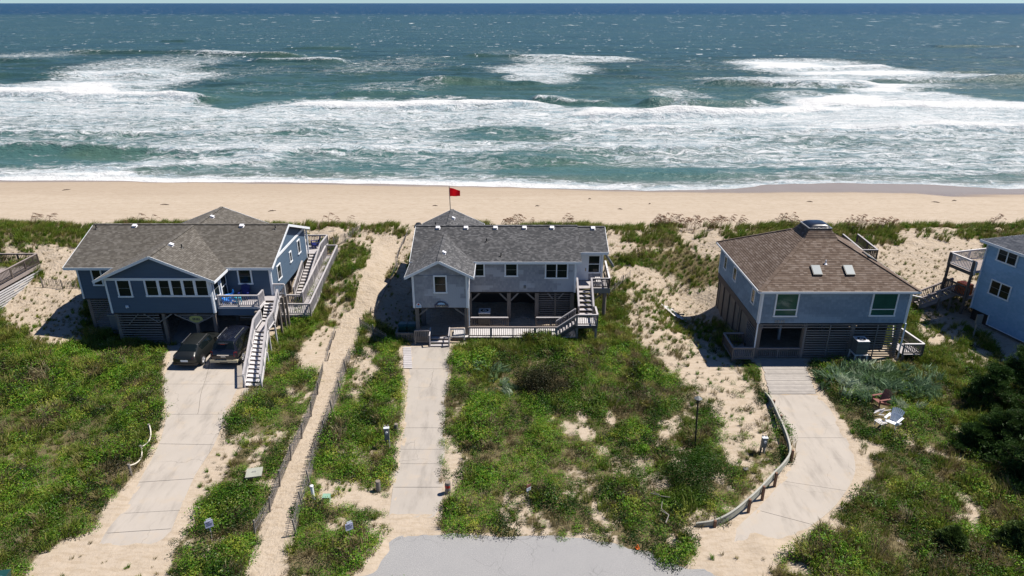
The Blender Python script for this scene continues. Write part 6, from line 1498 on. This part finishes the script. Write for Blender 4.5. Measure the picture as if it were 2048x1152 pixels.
# beach litter and a bather-sized speck of driftwood at the waterline
for i, (px, py, s, lab) in enumerate(((545, 428, .5, 'dark forked stick on the dry beach above the ridge of the navy house'), (330, 410, .6, 'bleached stick on the open beach left of the navy house rear gable'), (870, 412, .35, 'small stick on the beach just left of the red flag'), (1180, 390, .35, 'small dark stick near the wet sand in the middle of the beach'), (1075, 412, .3, 'tiny stick on the dry sand right of the red flag'), (130, 370, .6, 'dark driftwood lump at the foam edge on the far left'), (1300, 404, .3, 'tiny twig on the beach above the gap between grey and brown roofs'), (1620, 400, .4, 'stick on the beach above the dome skylight'), (1240, 420, .3, 'tiny twig lowest on the dry beach behind the grey house'), (1872, 402, .5, 'dark stick on the wet sand edge at the right'), (1910, 398, .4, 'rightmost dark stick beside the tongue of water'))):
    p = gz(px, py, -.5); z = grd(p.x, p.y); o = thing('driftwood', lab, 'driftwood', (p.x, p.y, z), R(rnd.uniform(0, 180)), 'driftwood pieces on the beach', local=True)
    b = MB(); b.tube([(-s, 0, .02), (-s * .3, .08, .09), (s * .3, -.05, .07), (s, .1, .03)], [.03, .06, .05, .02], 6); b.tube([(0, 0, .08), (s * .3, s * .4, .15)], [.04, .015], 5); b.build('branch', M['bark'], o, smooth=True)
for px, py, pts in ((1330, 1060, [(0, 0), (.25, .5), (-.05, .9), (.1, 1.4)]), (1300, 1000, [(0, 0), (.5, -.3), (.9, -.45)])):
    p = gz(px, py); o = thing('dead_branch', 'pale bare branch ' + ('forking in the scrub near the road' if px > 1310 else 'lying across the scrub left of the large bush'), 'branch', (p.x, p.y, .35), local=True)
    b = MB(); b.tube([(x, y, .1 + .05 * i) for i, (x, y) in enumerate(pts)], [.03, .026, .02, .012][:len(pts)], 6); b.tube([(pts[1][0], pts[1][1], .15), (pts[1][0] - .4, pts[1][1] + .25, .25)], [.02, .01], 5); b.build('branch', M['greywood'], o, smooth=True)
# ------------------------------------------------------------------ plants
rg = np.random.default_rng(11)
def leafmesh(name, C, N, L, Wd, mat, tint=None, up=None):
    """many leaf-sized quads: centres C, normals N, length L, width Wd"""
    n = len(C); r = rg.normal(size=(n, 3)) if up is None else up
    N = N / np.linalg.norm(N, axis=1, keepdims=True)
    A = np.cross(N, r); A /= np.linalg.norm(A, axis=1, keepdims=True) + 1e-9; B = np.cross(N, A)
    L = np.broadcast_to(L, (n,))[:, None]; Wd = np.broadcast_to(Wd, (n,))[:, None]
    q = np.stack([C - A * L / 2, C - B * Wd / 2 + A * L * .05, C + A * L / 2, C + B * Wd / 2 + A * L * .05], 1).reshape(-1, 3)
    return quadmesh(name, q, n, mat, tint)
def quadmesh(name, q, n, mat, tint=None):
    me = bpy.data.meshes.new(name); me.vertices.add(4 * n); me.vertices.foreach_set('co', q.astype(np.float32).ravel())
    me.loops.add(4 * n); me.loops.foreach_set('vertex_index', np.arange(4 * n, dtype=np.int32))
    me.polygons.add(n); me.polygons.foreach_set('loop_start', np.arange(0, 4 * n, 4, dtype=np.int32)); me.polygons.foreach_set('loop_total', np.full(n, 4, np.int32))
    me.materials.append(mat); me.update(calc_edges=True)
    at = me.attributes.new('tint', 'FLOAT', 'FACE'); at.data.foreach_set('value', (rg.random(n) if tint is None else tint).astype(np.float32))
    return me
def clump(name, mat, n=120, r=.5, h=.45, leaf=.085, wd=.05, shell=.5):
    d = rg.normal(size=(n, 3)); d[:, 2] = np.abs(d[:, 2]) * .9 + .02; d /= np.linalg.norm(d, axis=1, keepdims=True)
    rad = (shell + (1 - shell) * rg.random(n)); lump = 1 + .25 * np.sin(d[:, 0] * 5 + rg.random() * 6) * np.cos(d[:, 1] * 5 + rg.random() * 6)
    C = d * (rad * lump)[:, None] * np.array([r, r, h]); N = d + rg.normal(size=(n, 3)) * .55; N[:, 2] += .35
    return leafmesh(name, C, N, leaf * rg.uniform(.6, 1.3, n), wd * rg.uniform(.7, 1.3, n), mat)
def tuft(name, mat, n=34, r=.12, h=.6, w=.016, lean=(.25, -.05), spread=.35):
    """grass tuft of bent blades (two quads each)"""
    qs = []; ts = []
    for i in range(n):
        a = rg.random() * 6.283; rr = r * math.sqrt(rg.random()); b = np.array([rr * math.cos(a), rr * math.sin(a), 0]); hh = h * rg.uniform(.55, 1.1)
        o = np.array([math.cos(a) * spread * rg.uniform(.3, 1) + lean[0], math.sin(a) * spread * rg.uniform(.3, 1) + lean[1], 0]) * hh
        m = b + o * .35 + np.array([0, 0, hh * .62]); t = b + o + np.array([0, 0, hh * rg.uniform(.75, 1.0)])
        s = np.cross(t - b, rg.normal(size=3)); s = s / (np.linalg.norm(s) + 1e-9) * w
        qs += [b - s, b + s, m + s * .8, m - s * .8, m - s * .8, m + s * .8, t + s * .15, t - s * .15]; v = rg.random(); ts += [v, v]
    return quadmesh(name, np.array(qs), 2 * n, mat, np.array(ts))
def source(meshes, name):
    c = bpy.data.collections.new(name)
    for i, me in enumerate(meshes):
        o = bpy.data.objects.new('%s_%02d' % (name, i), me); c.objects.link(o)
    return c
def scatter(name, label, P, idx, scl, coll, cat='plants', tilt=.15):
    n = len(P); me = bpy.data.meshes.new(name); me.vertices.add(n); me.vertices.foreach_set('co', P.astype(np.float32).ravel())
    a = me.attributes.new('idx', 'INT', 'POINT'); a.data.foreach_set('value', idx.astype(np.int32))
    a = me.attributes.new('scl', 'FLOAT', 'POINT'); a.data.foreach_set('value', scl.astype(np.float32))
    rot = np.zeros((n, 3), np.float32); rot[:, 0] = rg.normal(size=n) * tilt; rot[:, 1] = rg.normal(size=n) * tilt; rot[:, 2] = rg.random(n) * 6.283 * (1 if tilt > .1 else .12)
    a = me.attributes.new('rot', 'FLOAT_VECTOR', 'POINT'); a.data.foreach_set('vector', rot.ravel())
    o = bpy.data.objects.new(name, me); link(o, None, I4); o['kind'] = 'stuff'; o['label'] = label; o['category'] = cat
    g = bpy.data.node_groups.new(name + '_nodes', 'GeometryNodeTree')
    g.interface.new_socket('Geometry', in_out='INPUT', socket_type='NodeSocketGeometry'); g.interface.new_socket('Geometry', in_out='OUTPUT', socket_type='NodeSocketGeometry')
    N = g.nodes.new; gi, go = N('NodeGroupInput'), N('NodeGroupOutput'); ip = N('GeometryNodeInstanceOnPoints'); ci = N('GeometryNodeCollectionInfo'); m2p = N('GeometryNodeMeshToPoints')
    ci.inputs['Collection'].default_value = coll; ci.inputs['Separate Children'].default_value = True; ci.inputs['Reset Children'].default_value = True
    def na(nm, ty):
        q = N('GeometryNodeInputNamedAttribute'); q.data_type = ty; q.inputs['Name'].default_value = nm; return q.outputs['Attribute']
    l = g.links.new; l(gi.outputs[0], m2p.inputs['Mesh']); l(m2p.outputs[0], ip.inputs['Points']); l(ci.outputs[0], ip.inputs['Instance']); ip.inputs['Pick Instance'].default_value = True
    l(na('idx', 'INT'), ip.inputs['Instance Index']); l(na('scl', 'FLOAT'), ip.inputs['Scale'])
    e = N('FunctionNodeEulerToRotation'); l(na('rot', 'FLOAT_VECTOR'), e.inputs[0]); l(e.outputs[0], ip.inputs['Rotation'])
    l(ip.outputs[0], go.inputs[0]); md = o.modifiers.new('scatter', 'NODES'); md.node_group = g
    return o
scrub = source([clump('c', M['leaf'], 150), clump('c', M['leaf'], 150, .48, .5, .07, .05), clump('c', M['leafbright'], 150, .5, .45, .08, .045), clump('c', M['leafbright'], 140, .42, .55, .11, .03),
                clump('c', M['leafdark'], 150, .5, .42, .08, .05), clump('c', M['twig'], 90, .45, .4, .12, .012, .2), tuft('t', M['blade'], 60, .3, .6, .016), tuft('t', M['straw'], 50, .28, .55, .013),
                tuft('t', M['leafblue'], 60, .3, .65, .03, (.45, -.2)), clump('c', M['bushdark'], 150, .5, .45, .075, .045)], 'scrub_source')
# scrub over the whole plant-covered ground
st_ = .33
jx, jy = np.meshgrid(np.arange(-62, 62, st_), np.arange(18, 62, st_)); jx = (jx + rg.uniform(-.5, .5, jx.shape) * st_).ravel(); jy = (jy + rg.uniform(-.5, .5, jy.shape) * st_).ravel()
fr_ok = np.abs(jx) < jy * .9 + 12; jx, jy = jx[fr_ok], jy[fr_ok]
cv = cover(jx, jy); dune = sstep(49, 56, jy + 2 * (fbm(jx / 4, jy / 4, 77, 2) - .5))
scrubby = np.clip(1 - dune, 0, 1)
# dune scrub that stays leafy: beside the ramp, round the grey house
for cxx, cyy, rx, ry in ((-14.6, 55.5, 2.4, 5.5), (-15.2, 48, 2.2, 5), (-12.2, 46, 1.6, 3), (11.5, 57, 3, 3), (9.5, 51, 2.2, 5), (-41, 53, 1.3, 4), (-50, 60, 12, 3.5), (32, 55, 2.5, 5), (31, 49, 3, 4)):
    scrubby = np.maximum(scrubby, gauss(jx, jy, cxx, cyy, rx, ry) * 1.3)
keep = rg.random(len(jx)) < np.clip(cv * 1.15 - .08, 0, 1) * np.clip(scrubby, 0, 1)
for px, py, rr in ((1757, 815, .8), (1782, 858, .8), (1758, 858, .6), (1765, 838, .7), (1770, 835, .7), (510, 955, .5), (1490, 945, .3), (776, 893, .25), (1524, 906, .3), (1095, 772, 1.7), (1700, 712, 1.0), (1725, 712, .8), (1405, 955, 1.6)):
    q = gz(px, py); keep &= np.hypot(jx - q.x, jy - q.y + .1) > rr
x, y = jx[keep], jy[keep]; c_ = cv[keep]; n = len(x)
zt_ = terrain(x, y)
na_ = fbm(x / 3.5, y / 3.5, 201, 3); nb_ = fbm(x / 1.3, y / 1.3, 205, 3); r1 = rg.random(n)
idx = np.where(na_ > .56, rg.integers(0, 2, n), rg.integers(2, 4, n)); idx = np.where((r1 < .10) | ((fbm(x / 2.2, y / 2.2, 221, 3) > .57) & (r1 < .62)), 4, idx)
idx = np.where((nb_ > .63) & (r1 < .7), rg.choice([5, 7, 9], n), idx); idx = np.where((r1 > .93), 6, idx); idx = np.where((r1 > .97), 7, idx)
blue = gauss(x, y, 25.0, 40.2, 4.0, 2.6) > rg.uniform(.25, .9, n); idx = np.where(blue & (rg.random(n) < .75), 8, idx)
leftlot = (x < -20) & (y < 44); idx = np.where(leftlot & (rg.random(n) < .2), rg.choice([6, 9, 5], n), idx)
gpatch = gauss(x, y, -1.6, 41.6, 1.5, 1.2) + gauss(x, y, -.6, 39.4, 1.3, 1.0) > rg.uniform(.3, 1.0, n); idx = np.where(gpatch, rg.choice([8, 6, 6], n), idx)
rightlot = (x > 12) & (y < 33); idx = np.where(rightlot & (rg.random(n) < .3), rg.choice([6, 7], n), idx)
yel = (x > 27) & (rg.random(n) < .3); idx = np.where(yel, 6, idx)
idx = np.where((y > 45) & (rg.random(n) < .45), 6, idx)
lump = fbm(x / 1.8, y / 1.8, 211, 2)
s = (.38 + 1.0 * lump + rg.uniform(-.12, .25, n)) * (.55 + .5 * np.clip(c_, 0, 1))
for px, py, rr_ in ((1095, 690, 0), (60, 760, 0)): pass
s *= 1 + .35 * gauss(x, y, 0, 43.5, 5, 2.5) + .3 * gauss(x, y, -33, 41, 9, 4)
scatter('ground_scrub', 'low tangled green and brown scrub covering the lots in front of the houses', np.stack([x, y, zt_ - .04 + .75 * np.clip(lump - .42, 0, 1) * np.clip(c_ * 1.6 - .7, 0, 1)], 1), idx, s, scrub, 'scrub', .16)
# dune grass: dense along the crest, thin over the dune
grass = source([tuft('g', M['blade'], 46, .16, .75, .014, (.30, -.05), .4), tuft('g', M['blade'], 40, .12, .6, .013, (.35, 0), .5), tuft('g', M['straw'], 34, .12, .5, .012, (.3, 0), .5), tuft('g', M['straw'], 22, .1, .35, .011, (.3, .1), .6), tuft('g', M['leafbright'], 34, .14, .5, .016, (.3, 0), .4)], 'grass_source')
st_ = .36
jx, jy = np.meshgrid(np.arange(-64, 64, st_), np.arange(47, 70.5, st_)); jx = (jx + rg.uniform(-.5, .5, jx.shape) * st_).ravel(); jy = (jy + rg.uniform(-.5, .5, jy.shape) * st_).ravel()
cv = cover(jx, jy); dgr = sdist(jx, jy, path_poly)
lone = .42 * (dgr > .3) * (jy < 66)
dens = np.where(jy > 62, cv * 1.25, cv * .8 * sstep(48, 54, jy) + lone)
for a, b_, e, f in HOUSES: dens = np.where((jx > a) & (jx < b_) & (jy > e) & (jy < f), 0, dens)
keep = rg.random(len(jx)) < dens; x, y = jx[keep], jy[keep]; n = len(x); cvk = cv[keep]
idx = np.where(y > 62.5, rg.choice([0, 0, 1, 2, 4], n), rg.choice([0, 1, 2, 2, 3, 4, 4], n)); idx = np.where((cvk < .25), rg.choice([2, 3, 3, 1], n), idx)
s = np.where(y > 62.5, rg.uniform(.7, 1.25, n), rg.uniform(.5, 1.0, n)) * np.where(cvk < .25, rg.uniform(.4, .8, n), 1)
scatter('dune_grass', 'wind-bent marram grass on the dune ridge and slopes', np.stack([x, y, terrain(x, y) - .03], 1), idx, s, grass, 'grass', .08)
# thin tufts and seedlings on the bare sand of the lots
jx = rg.uniform(-45, 45, 9000); jy = rg.uniform(22, 52, 9000); cv = cover(jx, jy); okp = np.ones(len(jx), bool)
for pl in (polyA, polyB, polyC, plC, road_poly, path_poly): okp &= sdist(jx, jy, pl) > .35
for a, b_, e, f in HOUSES: okp &= ~((jx > a) & (jx < b_) & (jy > e) & (jy < f))
keep = okp & (rg.random(len(jx)) < .24 + .9 * sstep(.05, .5, cv) * (1 - sstep(.6, .95, cv)))
x, y = jx[keep], jy[keep]; n = len(x)
scatter('sand_tufts', 'sparse straw tufts on the bare sand patches', np.stack([x, y, terrain(x, y) - .03], 1), rg.choice([1, 2, 3, 3, 4], n), rg.uniform(.35, .75, n), grass, 'grass', .12)
# sea oats with brown seed heads along the crest
def oats(name):
    b = MB()
    for i in range(4):
        a = rg.random() * 6.28; x, y = .1 * math.cos(a), .1 * math.sin(a); h = rg.uniform(.9, 1.35); lx = rg.uniform(.3, .6)
        b.tube([(x, y, 0), (x + lx * .3, y, h * .7), (x + lx, y, h)], .008, 4, cap=False)
        for k in range(6):
            t = k / 5; p = V((x + lx + .26 * t, y + rg.uniform(-.03, .03), h + .02 - .12 * t * t)); b.beam(p - V((.05, 0, .01)), p + V((.05, .02, -.01)), .035, .02)
    return b.mesh(name, M['seedhead'])
oc = source([oats('o%d' % i) for i in range(4)], 'oats_source')
xs = []; 
for px0, px1, k in ((1300, 1390, 42), (1395, 1480, 26), (1540, 1585, 12), (1680, 1790, 34), (1000, 1060, 16), (1120, 1150, 6), (60, 110, 6), (1960, 2000, 6), (230, 330, 5), (620, 700, 4)):
    for _ in range(k):
        p = gz(rg.uniform(px0, px1), 452 + rg.uniform(-4, 10), 3.0); xs.append((p.x, p.y))
xs = np.array(xs); x, y = xs[:, 0], xs[:, 1]
scatter('sea_oats', 'brown drooping seed heads of sea oats above the dune ridge', np.stack([x, y, terrain(x, y) - .03], 1), rg.integers(0, 4, len(x)), rg.uniform(.8, 1.2, len(x)), oc, 'grass', .05)

# single bushes and pines
def bush(name, label, cat, x, y, rx, ry, h, mat, n=5200, leaf=.075, wd=.045, lob=9, seed=1, stems=True):
    o = thing(name, label, cat, (x, y, grd(x, y))); g0 = grd(x, y); r_ = np.random.default_rng(seed)
    lc = r_.normal(size=(lob, 3)); lc[:, 2] = np.abs(lc[:, 2]); lc /= np.linalg.norm(lc, axis=1, keepdims=True); lc *= r_.uniform(.35, .72, (lob, 1)); lr = r_.uniform(.28, .5, lob)
    k = r_.integers(0, lob, n); d = r_.normal(size=(n, 3)); d /= np.linalg.norm(d, axis=1, keepdims=True); rad = r_.uniform(.55, 1.05, n)
    C = lc[k] + d * (lr[k] * rad)[:, None]; C[:, 2] = np.abs(C[:, 2]); N = d + r_.normal(size=(n, 3)) * .5 + np.array([0, 0, .3])
    C = C * np.array([rx, ry, h]) + np.array([x, y, g0])
    me = leafmesh('crown', C, N, leaf * r_.uniform(.6, 1.4, n), wd * r_.uniform(.7, 1.3, n), M[mat]); c = bpy.data.objects.new('crown', me); link(c, o, I4)
    b = MB()
    for i in range(min(lob, 7)):
        q = V((x, y, g0 - .1)); e = V((x + lc[i][0] * rx, y + lc[i][1] * ry, g0 + lc[i][2] * h)); b.tube([q + V((lc[i][0] * .1, lc[i][1] * .1, 0)), q.lerp(e, .5) + V((0, 0, .1 * h)), e], [.05, .035, .015], 5)
    b.build('stems', M['bark'], o, smooth=True); return o
p = gz(1092, 778); bush('round_bush', 'dark bronze round bush standing out in the bright scrub before the grey house', 'bush', p.x, p.y, 2.3, 2.2, 2.2, 'bushdark', 17000, seed=3, lob=26)
p = gz(1405, 960); bush('broad_bush', 'broad dark green bush below the lamp post', 'bush', p.x, p.y, 2.7, 2.5, 1.8, 'leafmid', 15000, .085, .04, 22, seed=5)
p = gz(1375, 1010); bush('broad_bush', 'low green bush in front of the broad dark bush', 'bush', p.x, p.y, 1.6, 1.1, .8, 'leaf', 5000, .085, .04, 10, seed=6)
for px, py, s_, lab in ((765, 795, 1.0, 'bright green mound left of the middle driveway below the stepping boards'), (775, 690, 1.1, 'leafy green mound below the two green bins'), (1285, 905, .7, 'small round green bush between sand patches'), (1225, 870, .6, 'small green bush in the middle of the scrub lot'), (1680, 665, .0, '')):
    if s_: p = gz(px, py); bush('low_bush', lab, 'bush', p.x, p.y, s_ * 1.3, s_ * 1.0, s_ * .75, 'leafbright', int(2600 * s_), .08, .045, 8, seed=px)
def pine(label, x, y, h, r, seed, n=60, dens=120):
    g0 = grd(x, y); o = thing('pine_tree', label, 'tree', (x, y, g0)); r_ = np.random.default_rng(seed)
    b = MB(); b.tube([(x, y, g0 - .2), (x + .1, y, g0 + h * .5), (x + .05, y + .1, g0 + h * .95)], [.13, .09, .03], 8); tips = []
    for i in range(n):
        f = r_.uniform(.08, 1.0); a = r_.random() * 6.283; L = r * (1.1 - f * .85) * r_.uniform(.45, 1.05); z0 = g0 + h * f * .92
        e = V((x + L * math.cos(a), y + L * math.sin(a), z0 + L * .25)); b.tube([(x, y, z0), e], [.03, .01], 4, cap=False); tips += [(e.x, e.y, e.z), tuple(V((x, y, z0)).lerp(e, .62))]
    b.build('trunk', M['bark'], o, smooth=True)
    T = np.array(tips); k = r_.integers(0, len(T), len(T) * dens); m = len(k); d = r_.normal(size=(m, 3)); d[:, 2] += .45; d /= np.linalg.norm(d, axis=1, keepdims=True)
    C = T[k] + d * (r_.uniform(.03, .34, m) * (.6 + .25 * r))[:, None] * np.array([1, 1, .65]); me = leafmesh('crown', C, np.cross(d, r_.normal(size=(m, 3))), .18, .03, M['needle'], up=d)
    c = bpy.data.objects.new('crown', me); link(c, o, I4); return o
pines = [(1975, 815, 3.0, 1.9, 'dark green pine at the right picture edge just below the blue house'), (2035, 800, 4.0, 2.3, 'tallest dark pine, cut by the right picture edge below the blue house'), (2010, 905, 2.8, 2.2, 'dark spreading pine at the right picture edge, middle of the row'), (1950, 900, 1.5, 1.5, 'low dark pine scrub at the left tip of the pine row'), (2060, 975, 3.2, 2.3, 'dark pine at the right edge, lowest of the row'), (1900, 1100, 1.2, .8, 'small young pine alone in the lower right scrub'), (2035, 1100, 1.5, 1.2, 'bright young pine in the lower right picture corner'), (2090, 870, 3.6, 2.3, 'dark pine mostly outside the right picture edge')]
for i, (px, py, h, r, lab) in enumerate(pines):
    p = gz(px, py); pine(lab, p.x, p.y, h, r, 40 + i, int(34 + 30 * r), 130)
